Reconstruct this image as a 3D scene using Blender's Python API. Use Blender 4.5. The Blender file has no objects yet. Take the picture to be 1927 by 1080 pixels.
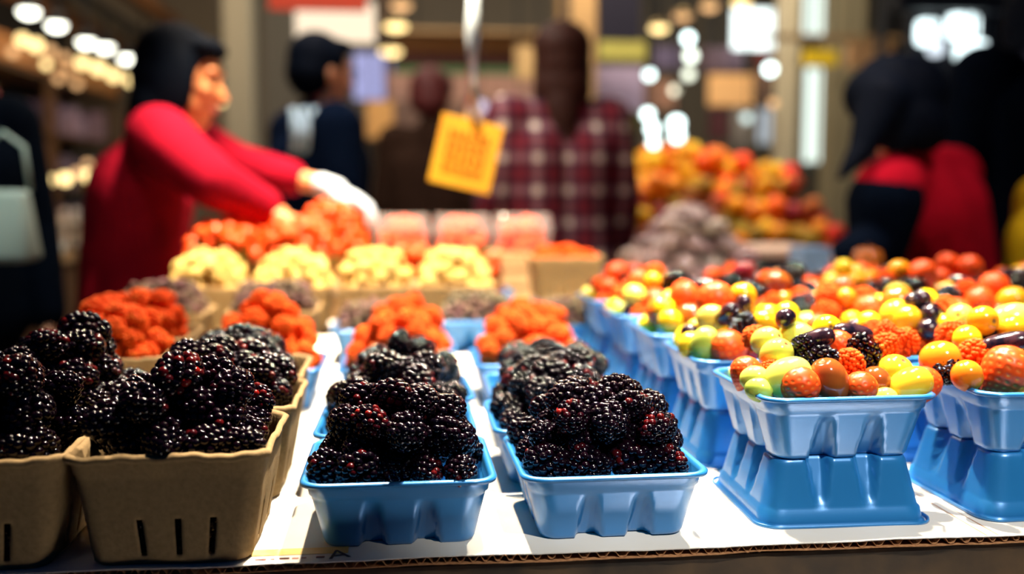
import bpy, bmesh, math, random
import numpy as np
from mathutils import Vector, Matrix, Euler, Quaternion
SC = bpy.context.scene
COL = SC.collection
TZ = 0.88                      # height of the counter top above the floor
# ------------------------------------------------------------------ camera
CH = 0.243                     # camera height above the counter
PSI = math.radians(6.2); TH = math.radians(5.3); FPX = 1873.0
FW = np.array([math.sin(PSI)*math.cos(TH), math.cos(PSI)*math.cos(TH), -math.sin(TH)])
RT = np.array([math.cos(PSI), -math.sin(PSI), 0.0]); UP = np.cross(RT, FW)
cam_d = bpy.data.cameras.new('camera'); cam = bpy.data.objects.new('camera', cam_d); COL.objects.link(cam)
cam_d.sensor_width = 36.0; cam_d.lens = FPX/1927*36.0
cam.location = (0, 0, TZ+CH)
cam.rotation_euler = Matrix(((RT[0], UP[0], -FW[0]), (RT[1], UP[1], -FW[1]), (RT[2], UP[2], -FW[2]))).to_euler()
cam_d.dof.use_dof = True; cam_d.dof.focus_distance = 0.715; cam_d.dof.aperture_fstop = 2.5
cam_d.clip_start = 0.02
SC.camera = cam
# ------------------------------------------------------------------ world, exposure
w = bpy.data.worlds.new('world'); SC.world = w; w.use_nodes = True
w.node_tree.nodes['Background'].inputs[0].default_value = (0.012, 0.11, 0.42, 1)
w.node_tree.nodes['Background'].inputs[1].default_value = 0.075
SC.view_settings.view_transform = 'Standard'; SC.view_settings.look = 'None'
SC.view_settings.exposure = 0.0; SC.view_settings.gamma = 1.0; SC.view_settings.use_curve_mapping = False
SC.cycles.sample_clamp_indirect = 4.0; SC.cycles.caustics_reflective = False; SC.cycles.caustics_refractive = False
SC.cycles.use_denoising = True
# ------------------------------------------------------------------ market lamps that light the stall, plus added fill lights
def spot(name, loc, target, power, col, size=70, blend=0.6, rad=0.03):
    l = bpy.data.lights.new(name, 'SPOT'); l.energy = power; l.color = col
    l.spot_size = math.radians(size); l.spot_blend = blend; l.shadow_soft_size = rad
    o = bpy.data.objects.new(name, l); COL.objects.link(o)
    o.location = (loc[0], loc[1], loc[2]+TZ)
    d = Vector((target[0]-loc[0], target[1]-loc[1], target[2]-loc[2]))
    o.rotation_euler = d.to_track_quat('-Z', 'Y').to_euler(); return o
def area(name, loc, target, power, col, sx, sy):
    l = bpy.data.lights.new(name, 'AREA'); l.energy = power; l.color = col; l.shape = 'RECTANGLE'; l.size = sx; l.size_y = sy
    o = bpy.data.objects.new(name, l); COL.objects.link(o); o.location = (loc[0], loc[1], loc[2]+TZ)
    o.rotation_euler = Vector(tuple(target[i]-loc[i] for i in range(3))).to_track_quat('-Z', 'Y').to_euler()
WARM = (1.0, 0.80, 0.55)
SPOTS = [((0.42, 1.15, 1.75), (0.20, 0.90, 0), 520, (1, .88, .72), 36),
         ((-0.12, 1.70, 1.8), (0.06, 1.0, 0), 340, (1, .84, .62), 54),
         ((0.9, 1.5, 1.8), (0.6, 1.15, 0), 250, (1, .86, .66), 52),
         ((-0.08, 1.78, 1.9), (-0.08, 1.98, 0), 1050, WARM, 42),
         ((.62, -.35, 1.55), (.41, .76, .02), 130, (1, .95, .85), 27),  # unseen front fill, added to brighten punnet fronts and board
         ((-.30, 1.2, 1.5), (-0.50, 2.1, 0.34), 26, (1, .72, .6), 18)]
for i, (l, t, p, c, s) in enumerate(SPOTS):
    spot('halogen_and_fill_spot', l, t, p, c, s)
# unseen spot added behind the camera: punnet fronts mirror its pool on the floor
spot('added_floor_spot', (1.0, -.75, 2.2), (.76, -.14, -.88), 36000, (1, .95, .88), 13, .5, .05)
area('people_fill', (-.3, 2.75, 1.75), (.0, 4.0, .30), 40, (1, .85, .72), .7, .4)  # unseen area light added to brighten the people behind the stall
area('left_shelf_fill', (-1.7, 5.2, 2.2), (-2.7, 6.2, .6), 70, (1, .68, .36), 2.0, .3)  # unseen area light added to lift the dark left shelves
# hall and stall lights, after one added fill
spot('bag_fill_spot', (-.75, 1.4, 1.7), (-.98, 2.4, .12), 60, (.95, 1, .92), 22)  # unseen spot added to brighten the pale bag at the left edge
area('hall_light', (1.2, 6.2, 2.9), (1.2, 7.6, 0), 130, (1, .85, .62), 3.0, .6)
area('hall_light', (-.6, 4.6, 2.7), (-.2, 4.2, 0), 24, (1, .88, .75), 1.2, .8)
spot('stall_spot_light', (1.5, 3.2, 1.9), (1.25, 4.0, .3), 150, (1, .78, .5), 50)
spot('stall_spot_light', (1.0, 2.0, 1.8), (.72, 2.45, .1), 150, (1, .85, .75), 40)
spot('stall_spot_light', (1.35, 1.3, 1.9), (1.25, 2.15, .2), 75, (1, .8, .72), 34)

# ------------------------------------------------------------------ helpers
def srgb(r, g, b):
    f = lambda c: (c/255/12.92) if c/255 <= .04045 else ((c/255+.055)/1.055)**2.4
    return (f(r), f(g), f(b), 1)
def ray(px, py): return FW+RT*(px-963.5)/FPX+UP*(540-py)/FPX
def at(px, py, Y):
    r = ray(px, py); t = Y/r[1]; return Vector((r[0]*t, Y, r[2]*t+CH))
def proj(p):
    d = np.array([p[0], p[1], p[2]-CH]); z = d@FW
    return 963.5+FPX*(d@RT)/z, 540-FPX*(d@UP)/z, z
ORD = 'zeroth first second third fourth fifth sixth seventh eighth ninth tenth eleventh twelfth thirteenth fourteenth fifteenth sixteenth seventeenth eighteenth nineteenth twentieth'.split()
def ordn(n):
    if n <= 20: return ORD[n]
    if n >= 100: return 'hundred-and-'+(ordn(n-100) if n > 100 else 'zeroth')
    t = {2: 'twenty', 3: 'thirty', 4: 'forty', 5: 'fifty', 6: 'sixty', 7: 'seventy', 8: 'eighty', 9: 'ninety'}[n//10]
    return t+'-'+ORD[n % 10] if n % 10 else t[:-1]+'ieth'
def M(name, col, rough=.5, spec=.5, metal=0, coat=0, emit=None, es=0, sss=0, trans=0, noise=None, bump=None, var=0, ior=1.45, sssr=(.01, .004, .002)):
    """noise=(scale, colour2, contrast); bump=(scale, strength, distance)"""
    m = bpy.data.materials.new(name); m.use_nodes = True; nt = m.node_tree; N = nt.nodes; L = nt.links
    b = N['Principled BSDF']
    b.inputs['Base Color'].default_value = (*col[:3], 1); b.inputs['Roughness'].default_value = rough
    b.inputs['Specular IOR Level'].default_value = spec; b.inputs['Metallic'].default_value = metal
    b.inputs['Coat Weight'].default_value = coat; b.inputs['Coat Roughness'].default_value = .08 if rough < .3 else .20
    b.inputs['IOR'].default_value = ior; b.inputs['Transmission Weight'].default_value = trans
    if sss:
        b.inputs['Subsurface Weight'].default_value = sss; b.inputs['Subsurface Radius'].default_value = sssr
        b.inputs['Subsurface Scale'].default_value = 1.0
    if emit is not None:
        b.inputs['Emission Color'].default_value = (*emit[:3], 1); b.inputs['Emission Strength'].default_value = es
    src = None
    tc = N.new('ShaderNodeTexCoord')
    if noise:
        n = N.new('ShaderNodeTexNoise'); n.inputs['Scale'].default_value = noise[0]; n.inputs['Detail'].default_value = 5
        L.new(tc.outputs['Object'], n.inputs['Vector'])
        r = N.new('ShaderNodeValToRGB'); k = noise[2]
        r.color_ramp.elements[0].position = .5-k; r.color_ramp.elements[1].position = .5+k
        r.color_ramp.elements[0].color = (*col[:3], 1); r.color_ramp.elements[1].color = (*noise[1][:3], 1)
        L.new(n.outputs['Fac'], r.inputs['Fac']); src = r.outputs['Color']; L.new(src, b.inputs['Base Color'])
    if var:
        oi = N.new('ShaderNodeObjectInfo'); h = N.new('ShaderNodeHueSaturation')
        mr = N.new('ShaderNodeMapRange'); mr.inputs['To Min'].default_value = .5-var*.12; mr.inputs['To Max'].default_value = .5+var*.12
        L.new(oi.outputs['Random'], mr.inputs['Value']); L.new(mr.outputs[0], h.inputs['Hue'])
        mv = N.new('ShaderNodeMapRange'); mv.inputs['From Min'].default_value = 0; mv.inputs['To Min'].default_value = 1-var*.5; mv.inputs['To Max'].default_value = 1+var*.3
        mm = N.new('ShaderNodeMath'); mm.operation = 'FRACT'; m2 = N.new('ShaderNodeMath'); m2.operation = 'MULTIPLY'; m2.inputs[1].default_value = 7.31
        L.new(oi.outputs['Random'], m2.inputs[0]); L.new(m2.outputs[0], mm.inputs[0]); L.new(mm.outputs[0], mv.inputs['Value']); L.new(mv.outputs[0], h.inputs['Value'])
        if src is not None: L.new(src, h.inputs['Color'])
        else: h.inputs['Color'].default_value = (*col[:3], 1)
        L.new(h.outputs['Color'], b.inputs['Base Color'])
    if bump:
        n = N.new('ShaderNodeTexNoise'); n.inputs['Scale'].default_value = bump[0]; n.inputs['Detail'].default_value = 4
        L.new(tc.outputs['Object'], n.inputs['Vector'])
        bp = N.new('ShaderNodeBump'); bp.inputs['Strength'].default_value = bump[1]; bp.inputs['Distance'].default_value = bump[2]
        L.new(n.outputs['Fac'], bp.inputs['Height']); L.new(bp.outputs['Normal'], b.inputs['Normal'])
    return m
def attr_mat(name, c0, c1, rough, spec=.5, coat=0, sss=0, bump=None):
    """colour runs from c0 to c1 with the mesh attribute 'mix' (red drupelets, strawberry seeds)"""
    m = M(name, c0, rough, spec, coat=coat, sss=sss, bump=bump); nt = m.node_tree
    a = nt.nodes.new('ShaderNodeAttribute'); a.attribute_name = 'mix'
    x = nt.nodes.new('ShaderNodeMix'); x.data_type = 'RGBA'
    x.inputs[6].default_value = (*c0[:3], 1); x.inputs[7].default_value = (*c1[:3], 1)
    nt.links.new(a.outputs['Fac'], x.inputs[0]); nt.links.new(x.outputs[2], nt.nodes['Principled BSDF'].inputs['Base Color'])
    return m
def setmix(me, vals):
    at_ = me.attributes.new('mix', 'FLOAT', 'POINT'); at_.data.foreach_set('value', np.asarray(vals, dtype=np.float32))
def mesh(name, v, f, smooth=True, mat=None):
    me = bpy.data.meshes.new(name); me.from_pydata([tuple(p) for p in v], [], f); me.update()
    if smooth: me.polygons.foreach_set('use_smooth', [True]*len(me.polygons))
    if mat: me.materials.append(mat)
    return me
def bm_mesh(name, bm, mat, smooth=False):
    me = bpy.data.meshes.new(name); bm.to_mesh(me); bm.free()
    if smooth: me.polygons.foreach_set('use_smooth', [True]*len(me.polygons))
    if mat: me.materials.append(mat)
    return me
def link(name, data, loc=(0, 0, 0), rot=None, parent=None, scale=None):
    """top-level locations are above the counter top; a child's is in its parent's frame"""
    o = bpy.data.objects.new(name, data); COL.objects.link(o)
    if parent is None: o.location = (loc[0], loc[1], loc[2]+TZ)
    else: o.parent = parent; o.location = loc
    if rot is not None: o.rotation_euler = rot
    if scale is not None: o.scale = scale if hasattr(scale, '__len__') else (scale,)*3
    return o
def tag(o, label, cat=None, group=None, kind=None):
    if label: o['label'] = label
    if cat: o['category'] = cat
    if group: o['group'] = group
    if kind: o['kind'] = kind
    return o
def box(bm, x0, x1, y0, y1, z0, z1, bev=0):
    r = bmesh.ops.create_cube(bm, size=1.0)
    for v in r['verts']:
        v.co = Vector((x0+(v.co.x+.5)*(x1-x0), y0+(v.co.y+.5)*(y1-y0), z0+(v.co.z+.5)*(z1-z0)))
    if bev:
        es = list({e for v in r['verts'] for e in v.link_edges}); bmesh.ops.bevel(bm, geom=es, offset=bev, segments=2, affect='EDGES', profile=.6)
def boxmesh(name, x0, x1, y0, y1, z0, z1, mat, bev=0):
    bm = bmesh.new(); box(bm, x0, x1, y0, y1, z0, z1, bev); return bm_mesh(name, bm, mat)
def tube(bm, pts, r, seg=8, cap=True):
    rr = r if hasattr(r, '__len__') else [r]*len(pts); rings = []; pts = [Vector(p) for p in pts]
    for i, p in enumerate(pts):
        d = (pts[min(i+1, len(pts)-1)]-pts[max(i-1, 0)]).normalized(); q = d.to_track_quat('Z', 'Y')
        rings.append([bm.verts.new(p+q@Vector((rr[i]*math.cos(2*math.pi*k/seg), rr[i]*math.sin(2*math.pi*k/seg), 0))) for k in range(seg)])
    for a, b in zip(rings, rings[1:]):
        for k in range(seg): bm.faces.new((a[k], a[(k+1) % seg], b[(k+1) % seg], b[k]))
    if cap: bm.faces.new(rings[0][::-1]); bm.faces.new(rings[-1])
def lathe(bm, prof, seg=20, c=(0, 0, 0)):
    rings = []
    for r, z in prof:
        rings.append([bm.verts.new((c[0]+r*math.cos(2*math.pi*k/seg), c[1]+r*math.sin(2*math.pi*k/seg), c[2]+z)) for k in range(seg)])
    for a, b in zip(rings, rings[1:]):
        for k in range(seg): bm.faces.new((a[k], a[(k+1) % seg], b[(k+1) % seg], b[k]))
    bm.faces.new(rings[0][::-1]); bm.faces.new(rings[-1])
def ell(bm, c, r, rot=None, u=16, v=10):
    g = bmesh.ops.create_uvsphere(bm, u_segments=u, v_segments=v, radius=1.0)
    R = rot.to_matrix() if rot is not None else Matrix.Identity(3)
    for x in g['verts']: x.co = Vector(c)+R@Vector((x.co.x*r[0], x.co.y*r[1], x.co.z*r[2]))
def cap(bm, a, b, ra, rb, seg=14):
    a, b = Vector(a), Vector(b); d = b-a; L = max(d.length, 1e-4); d = d/L
    pts, rr = [], []
    for t in (-.98, -.85, -.6, -.3, 0): pts.append(a+d*ra*t); rr.append(ra*math.sqrt(1-t*t))
    for t in (0, .3, .6, .85, .98): pts.append(b+d*rb*t); rr.append(rb*math.sqrt(1-t*t))
    q = d.to_track_quat('Z', 'Y'); rings = []
    for p, r in zip(pts, rr):
        rings.append([bm.verts.new(p+q@Vector((r*math.cos(2*math.pi*k/seg), r*math.sin(2*math.pi*k/seg), 0))) for k in range(seg)])
    for x, y in zip(rings, rings[1:]):
        for k in range(seg): bm.faces.new((x[k], x[(k+1) % seg], y[(k+1) % seg], y[k]))
    bm.faces.new(rings[0][::-1]); bm.faces.new(rings[-1])
def remesh(bm, voxel, mat, smooth=4, name='m'):
    me = bpy.data.meshes.new(name); bm.to_mesh(me); bm.free()
    o = bpy.data.objects.new('temporary', me); COL.objects.link(o)
    m = o.modifiers.new('r', 'REMESH'); m.mode = 'VOXEL'; m.voxel_size = voxel; m.use_smooth_shade = True
    s = o.modifiers.new('s', 'SMOOTH'); s.iterations = smooth; s.factor = .6
    dg = bpy.context.evaluated_depsgraph_get(); dg.update()
    out = bpy.data.meshes.new_from_object(o.evaluated_get(dg)); out.name = name
    bpy.data.objects.remove(o); bpy.data.meshes.remove(me)
    out.materials.clear(); out.materials.append(mat)
    out.polygons.foreach_set('use_smooth', [True]*len(out.polygons))
    return out
def join_meshes(a, b, mat, name):
    bm = bmesh.new(); bm.from_mesh(a); bm.from_mesh(b); return bm_mesh(name, bm, mat, True)

# ------------------------------------------------------------------ materials
m_black = attr_mat('blackberry skin', (.0016, .0010, .0035), (.20, .008, .006), .10, .5)
m_rasp = attr_mat('raspberry skin', (.80, .092, .006), (.90, .19, .02), .6, .15, sss=0)
m_gold = attr_mat('golden raspberry skin', (1, .70, .20), (1, .80, .34), .55, .25)
m_straw = attr_mat('strawberry skin', (.82, .075, .008), (.95, .50, .10), .36, .35, coat=0)
m_blue = M('blueberry skin', (.03, .02, .024), .6, .2, noise=(90, (.24, .14, .105), .18), var=.6)
m_ggrape = M('green grape skin', (.72, .72, .09), .16, .55, sss=.25, noise=(60, (.86, .78, .14), .3), var=.35)
m_ytom = M('yellow tomato skin', (.96, .60, .03), .12, .6, sss=.15, var=.3)
m_otom = M('orange tomato skin', (.90, .26, .015), .12, .6, sss=.1, var=.3)
m_goose = M('golden gooseberry skin', (.96, .48, .015), .16, .55, sss=.15, var=.35)
m_rgrape = M('red grape skin', (.26, .022, .014), .12, .6, sss=.1, noise=(50, (.42, .06, .015), .2), var=.3)
m_dgrape = M('black grape skin', (.005, .004, .012), .16, .6, coat=.3, noise=(160, (.05, .02, .03), .12))
m_scar = M('stem scar', (.20, .09, .02), .7)
m_calyx = M('calyx green', (.10, .22, .03), .6, var=.3)
m_punnet = M('blue punnet plastic', (.02, .235, .62), .36, .8, metal=.25, coat=.8, bump=(2600, .12, .0002))
m_pulp = M('brown pulp', (.23, .15, .070), .85, .2, noise=(260, (.32, .21, .095), .25), bump=(500, .5, .0006))
m_liner = M('white liner paper', (.90, .87, .80), .6, .3, noise=(14, (.84, .79, .70), .2))
m_kraft = M('kraft board', (.50, .26, .12), .85, .2, noise=(400, (.32, .15, .07), .2))
m_counter = M('worn counter front', (.014, .012, .010), .5, .4, noise=(22, (.11, .065, .03), .25), bump=(60, .3, .001))
m_dark = M('dark paint', (.006, .010, .018), .6)
m_skin = M('skin', (.62, .30, .17), .5, .4, sss=.1)
m_hairb = M('black hair', (.0012, .003, .008), .7, .05, bump=(220, .5, .002))
m_hairr = M('reddish brown hair', (.075, .008, .008), .6, bump=(200, .5, .002))
m_hairbr = M('brown hair', (.030, .009, .006), .6, .2, bump=(200, .5, .002))
m_metal = M('brushed metal', (.6, .6, .62), .3, metal=1)
m_wood = M('pale wood', (.45, .28, .13), .6, noise=(9, (.55, .36, .18), .2))

# ------------------------------------------------------------------ fruit meshes
ICO = {}
def ico(sub):
    if sub not in ICO:
        bm = bmesh.new(); bmesh.ops.create_icosphere(bm, subdivisions=sub, radius=1.0)
        bm.verts.ensure_lookup_table()
        ICO[sub] = (np.array([v.co[:] for v in bm.verts]), [tuple(v.index for v in f.verts) for f in bm.faces]); bm.free()
    return ICO[sub]
def drupelet_berry(name, rx, rz, n, dr, seed, mat, sub=2, redness=.1, jit=.12, taper=.25):
    rng = np.random.RandomState(seed); iv, jf = ico(sub); V, Fc, mx = [], [], []
    bv, bf = ico(2)
    core = bv*np.array([rx, rx, rz])*.88; V.append(core); Fc += bf; mx += [0]*len(core); off = len(core)
    redc = rng.rand()*2*math.pi
    for i in range(n):
        z = 1-2*(i+.5)/n; ph = i*2.399963+rng.randn()*jit
        z = min(.98, max(-.98, z+rng.randn()*jit*.15)); s = math.sqrt(1-z*z)
        tp = 1-taper*max(0, z)**1.5
        c = np.array([rx*s*math.cos(ph)*tp, rx*s*math.sin(ph)*tp, rz*z])
        r = dr*(1+rng.randn()*.09)
        V.append(c+iv*r*np.array([1, 1, 1.05])); Fc += [tuple(k+off for k in f) for f in jf]; off += len(iv)
        near = .5+.5*math.cos(ph-redc)
        red = rng.rand()**2*.5 if rng.rand() < redness*(.4+2.2*near) else rng.rand()*.02
        if rng.rand() < redness*.25*near: red = .95
        mx += [red]*len(iv)
    me = mesh(name, np.vstack(V), Fc, True, mat); setmix(me, mx); return me
def strawberry_mesh(name, seed, L=.032, R=.0150, hi=True):
    rng = np.random.RandomState(seed); nu, nv = (72, 52) if hi else (20, 14)
    wob = rng.randn(4)*.05
    def prof(t):   # t 0 tip .. 1 top
        return R*(math.sin(math.pi*min(t, .999)**.66)**.80)*(.80+.35*t) if t > 0 else 0
    seeds = []
    ns = 120 if hi else 50
    for i in range(ns):
        t = .04+.93*((i+.5)/ns)**.8; seeds.append((t, (i*2.399963) % (2*math.pi)))
    S = np.array([[prof(t)*math.cos(p), prof(t)*math.sin(p), t*L] for t, p in seeds])
    V, F_, mx = [], [], []
    for j in range(nv+1):
        t = j/nv
        for k in range(nu):
            a = 2*math.pi*k/nu; r = prof(t)*(1+wob[0]*math.cos(a+1)+wob[1]*math.cos(2*a)+wob[2]*math.sin(3*a)*.5)
            V.append([r*math.cos(a), r*math.sin(a), t*L])
    V = np.array(V)
    V0 = np.array([[prof(j/nv)*math.cos(2*math.pi*k/nu), prof(j/nv)*math.sin(2*math.pi*k/nu), j/nv*L] for j in range(nv+1) for k in range(nu)])
    d = np.min(np.linalg.norm(V0[:, None, :]-S[None], axis=2), axis=1)
    dent = np.exp(-(d/.0010)**2)*.0007 if hi else d*0
    ax = V*np.array([1, 1, 0]); nrm = ax/np.maximum(np.linalg.norm(ax, axis=1, keepdims=True), 1e-5)
    V = V-nrm*dent[:, None]; V[:, 2] -= L/2
    mx = np.clip(np.exp(-(d/.00060)**2)*.75, 0, 1)
    for j in range(nv):
        for k in range(nu): F_.append((j*nu+k, j*nu+(k+1) % nu, (j+1)*nu+(k+1) % nu, (j+1)*nu+k))
    F_.append(tuple(range(nu))[::-1]); F_.append(tuple(nv*nu+k for k in range(nu)))
    me = mesh(name, V, F_, True, m_straw); setmix(me, mx); return me
def calyx_mesh():
    bm = bmesh.new()
    for k in range(7):
        a = 2*math.pi*k/7; c, s = math.cos(a), math.sin(a)
        p = [bm.verts.new((x*c-y*s, x*s+y*c, z)) for x, y, z in ((0, -.0016, .0006), (.008, -.003, .0022), (.015, 0, -.001), (.008, .003, .0022), (0, .0016, .0006), (.008, 0, .0028))]
        bm.faces.new((p[0], p[1], p[5])); bm.faces.new((p[1], p[2], p[5])); bm.faces.new((p[2], p[3], p[5])); bm.faces.new((p[3], p[4], p[5])); bm.faces.new((p[4], p[0], p[5]))
    tube(bm, [(0, 0, 0), (.001, 0, .006)], .0012, 6)
    return bm_mesh('calyx', bm, m_calyx)
def oval_mesh(name, r, L, mat, pw=2.0, seed=0, scar=True):
    """grape / cherry tomato: body along z with a dimpled end"""
    rng = np.random.RandomState(seed); nu, nv = 28, 22; V, F_ = [], []
    for j in range(nv+1):
        a = -math.pi/2+math.pi*j/nv; z = math.sin(a); rr = max(0, 1-abs(z)**pw)**(1/pw)
        zz = z-(.10*math.exp(-((rr)/.16)**2) if z > 0 else 0)
        bend = .0
        for k in range(nu):
            p = 2*math.pi*k/nu; V.append((r*rr*math.cos(p)*(1+.02*math.sin(2*p)), r*rr*math.sin(p), zz*L/2))
    for j in range(nv):
        for k in range(nu): F_.append((j*nu+k, j*nu+(k+1) % nu, (j+1)*nu+(k+1) % nu, (j+1)*nu+k))
    n0 = len(F_)
    me = mesh(name, V, F_, True, mat); me.materials.append(m_scar)
    if scar and pw < 2.5:
        for p in me.polygons:
            if p.index >= n0-nu: p.material_index = 1
    return me
FR = {}
for s in range(5): FR.setdefault('blackberry', []).append(drupelet_berry('blackberry', .0098, .0140, 78, .00270, s, m_black, 2, [.03, .08, .04, .22, .02][s]))
for s in range(4): FR.setdefault('raspberry', []).append(drupelet_berry('raspberry', .0084, .0100, 130, .00155, 20+s, m_rasp, 1, .5, taper=.35))
for s in range(2): FR.setdefault('golden_raspberry', []).append(drupelet_berry('golden_raspberry', .0083, .0092, 80, .0021, 30+s, m_gold, 1, .5, taper=.35))
for s in range(3): FR.setdefault('strawberry', []).append(strawberry_mesh('strawberry', 40+s))
FR['blueberry'] = [oval_mesh('blueberry', .0058, .0106, m_blue, 2.1)]
FR['green_grape'] = [oval_mesh('green_grape', .0112, .030, m_ggrape, 2.1), oval_mesh('green_grape', .0105, .025, m_ggrape, 2.0)]
FR['yellow_tomato'] = [oval_mesh('yellow_tomato', .0122, .032, m_ytom, 2.1), oval_mesh('yellow_tomato', .0115, .024, m_ytom, 2.0)]
FR['orange_tomato'] = [oval_mesh('orange_tomato', .0122, .026, m_otom, 2.1)]
FR['golden_gooseberry'] = [oval_mesh('golden_gooseberry', .0098, .0192, m_goose, 2.0)]
FR['red_grape'] = [oval_mesh('red_grape', .0112, .028, m_rgrape, 2.1), oval_mesh('red_grape', .0098, .021, m_rgrape, 2.0)]
FR['black_finger_grape'] = [oval_mesh('black_finger_grape', .0082, .034, m_dgrape, 3.0)]
FR['black_grape'] = [oval_mesh('black_grape', .0075, .0155, m_dgrape, 2.0)]
ME_CALYX = calyx_mesh()
RAD = dict(blackberry=.0125, raspberry=.0098, golden_raspberry=.0098, strawberry=.0138, blueberry=.0057, green_grape=.0122, yellow_tomato=.0125,
           orange_tomato=.0125, golden_gooseberry=.0098, red_grape=.0118, black_finger_grape=.0108, black_grape=.0078)
LOOK = dict(blackberry='glossy black blackberry', raspberry='orange-red raspberry', golden_raspberry='pale golden raspberry', strawberry='red strawberry',
            blueberry='dusky blueberry', green_grape='yellow-green grape', yellow_tomato='yellow cherry tomato', orange_tomato='orange cherry tomato', golden_gooseberry='round golden gooseberry',
            red_grape='dark red grape', black_finger_grape='long black finger grape', black_grape='small round black grape')
FRUITS = []      # dicts: kind, var, p, rot, s, r, tub, calyx

def qalong(d, spin=0.0):
    return Vector(d).to_track_quat('Z', 'Y')@Quaternion((0, 0, 1), spin)
def add_fruit(kind, p, quat, s, tub, var=0, calyx=False):
    FRUITS.append(dict(kind=kind, var=var % len(FR[kind]), p=np.array(p), q=quat, s=s, r=RAD[kind]*s, tub=tub, calyx=calyx))
def heap(tub, cx, cy, hx, hy, zr, dome, mix, seed, smin=.9, smax=1.12, zf=None, shrink=.80, jut=.0, up=.35, pw=2.4, calyx=False, pre=None, maxn=400, ball=0.0):
    """drops fruit one by one onto a growing pile bounded by a dome over the rim"""
    rng = np.random.RandomState(seed); kinds = list(mix); wts = np.array([mix[k] for k in kinds], float); wts /= wts.sum()
    P = [f['p'] for f in FRUITS if f['tub'] == tub]; Rr = [f['r'] for f in FRUITS if f['tub'] == tub]
    z0 = zr-.006 if zf is None else zf; miss = 0; n = 0
    while miss < 45 and n < maxn:
        k = kinds[rng.choice(len(kinds), p=wts)]; s = rng.uniform(smin, smax); r = RAD[k]*s; best = None
        A = np.array(P) if P else np.zeros((0, 3)); RA = np.array(Rr)
        for c in range(10):
            u, v = rng.uniform(-1, 1, 2); x = cx+u*(hx-r*.85+jut); y = cy+v*(hy-r*.85+jut)
            z = z0+r*.35
            if len(A):
                d2 = (A[:, 0]-x)**2+(A[:, 1]-y)**2; R2 = ((RA+r)*shrink)**2; ok = d2 < R2
                if ok.any(): z = max(z, (A[ok, 2]+np.sqrt(R2[ok]-d2[ok])).max())
            lim = zr+dome*max(0, 1-abs(u)**pw)**.7*max(0, 1-abs(v)**pw)**.7+r*.25
            if z <= lim and (best is None or z < best[2]): best = (x, y, z)
        if best is None: miss += 1; continue
        miss = 0; n += 1; P.append(np.array(best)); Rr.append(r)
        a = rng.uniform(0, 2*math.pi); d = (math.cos(a), math.sin(a), rng.uniform(-up, up*1.6))
        if k == 'strawberry': d = (math.cos(a)*.7, math.sin(a)*.7, -rng.uniform(.2, 1.0))
        add_fruit(k, best, qalong(d, rng.uniform(0, 6.28)), s, tub, rng.randint(5), calyx and k == 'strawberry')

# ------------------------------------------------------------------ punnets and baskets
def rrect(hx, hy, rc, ns=36, nc=7):
    """closed loop of (x, y, nx, ny, side, t): t runs -1..1 along a side, side is -1 in a corner"""
    P = []
    sides = [((1, 0), (0, -1), hx, hy), ((0, 1), (1, 0), hy, hx), ((-1, 0), (0, 1), hx, hy), ((0, -1), (-1, 0), hy, hx)]
    for si, (d, n, a, b) in enumerate(sides):
        L = a-rc
        for i in range(ns):
            t = -1+2*i/(ns-1); P.append((d[0]*L*t+n[0]*b, d[1]*L*t+n[1]*b, n[0], n[1], si, t*L))
        n2 = sides[(si+1) % 4][1]
        cx = d[0]*L+n[0]*(b-rc); cy = d[1]*L+n[1]*(b-rc)
        for i in range(1, nc):
            w_ = i/nc*math.pi/2; nx = n[0]*math.cos(w_)+n2[0]*math.sin(w_); ny = n[1]*math.cos(w_)+n2[1]*math.sin(w_)
            P.append((cx+nx*rc, cy+ny*rc, nx, ny, -1, 0))
    return P
def punnet_mesh():
    H = .048; V, F_ = [], []; lv = []
    # (z, half width, groove factor)
    lv.append((H-.0022, .0664, 0)); lv.append((H-.0008, .0668, 0)); lv.append((H, .0655, 0)); lv.append((H-.0008, .0640, 0)); lv.append((H-.0030, .0634, 0))
    lv.append((H-.0100, .0622, 0)); lv.append((H-.0118, .0606, 0))
    for i in range(1, 15):
        f = i/14; lv.append((H-.0118-f*(H-.0118-.0030), .0606-.0078*f, f))
    lv.append((.0008, .0518, 1)); lv.append((0, .0500, 1))
    n = None
    for z, h, g in lv:
        rc = .016-.004*(1-z/H)
        loop = rrect(h, h, rc)
        n = len(loop)
        for x, y, nx, ny, s, t in loop:
            off = 0
            if s >= 0 and g > 0:
                gc = .0185; hw = .0028+.0045*g
                dd = min(abs(t-gc), abs(t+gc))
                k = max(0, min(1, (hw+.0025-dd)/.0035)); k = k*k*(3-2*k)
                off = k*(.0012+.0088*g**.9)*min(1, g*5)
            V.append((x-nx*off, y-ny*off, z))
    for j in range(len(lv)-1):
        for k in range(n): F_.append((j*n+k, j*n+(k+1) % n, (j+1)*n+(k+1) % n, (j+1)*n+k)[::-1])
    F_.append(tuple((len(lv)-1)*n+k for k in range(n))[::-1])
    return mesh('punnet', V, F_, True, m_punnet)
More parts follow.
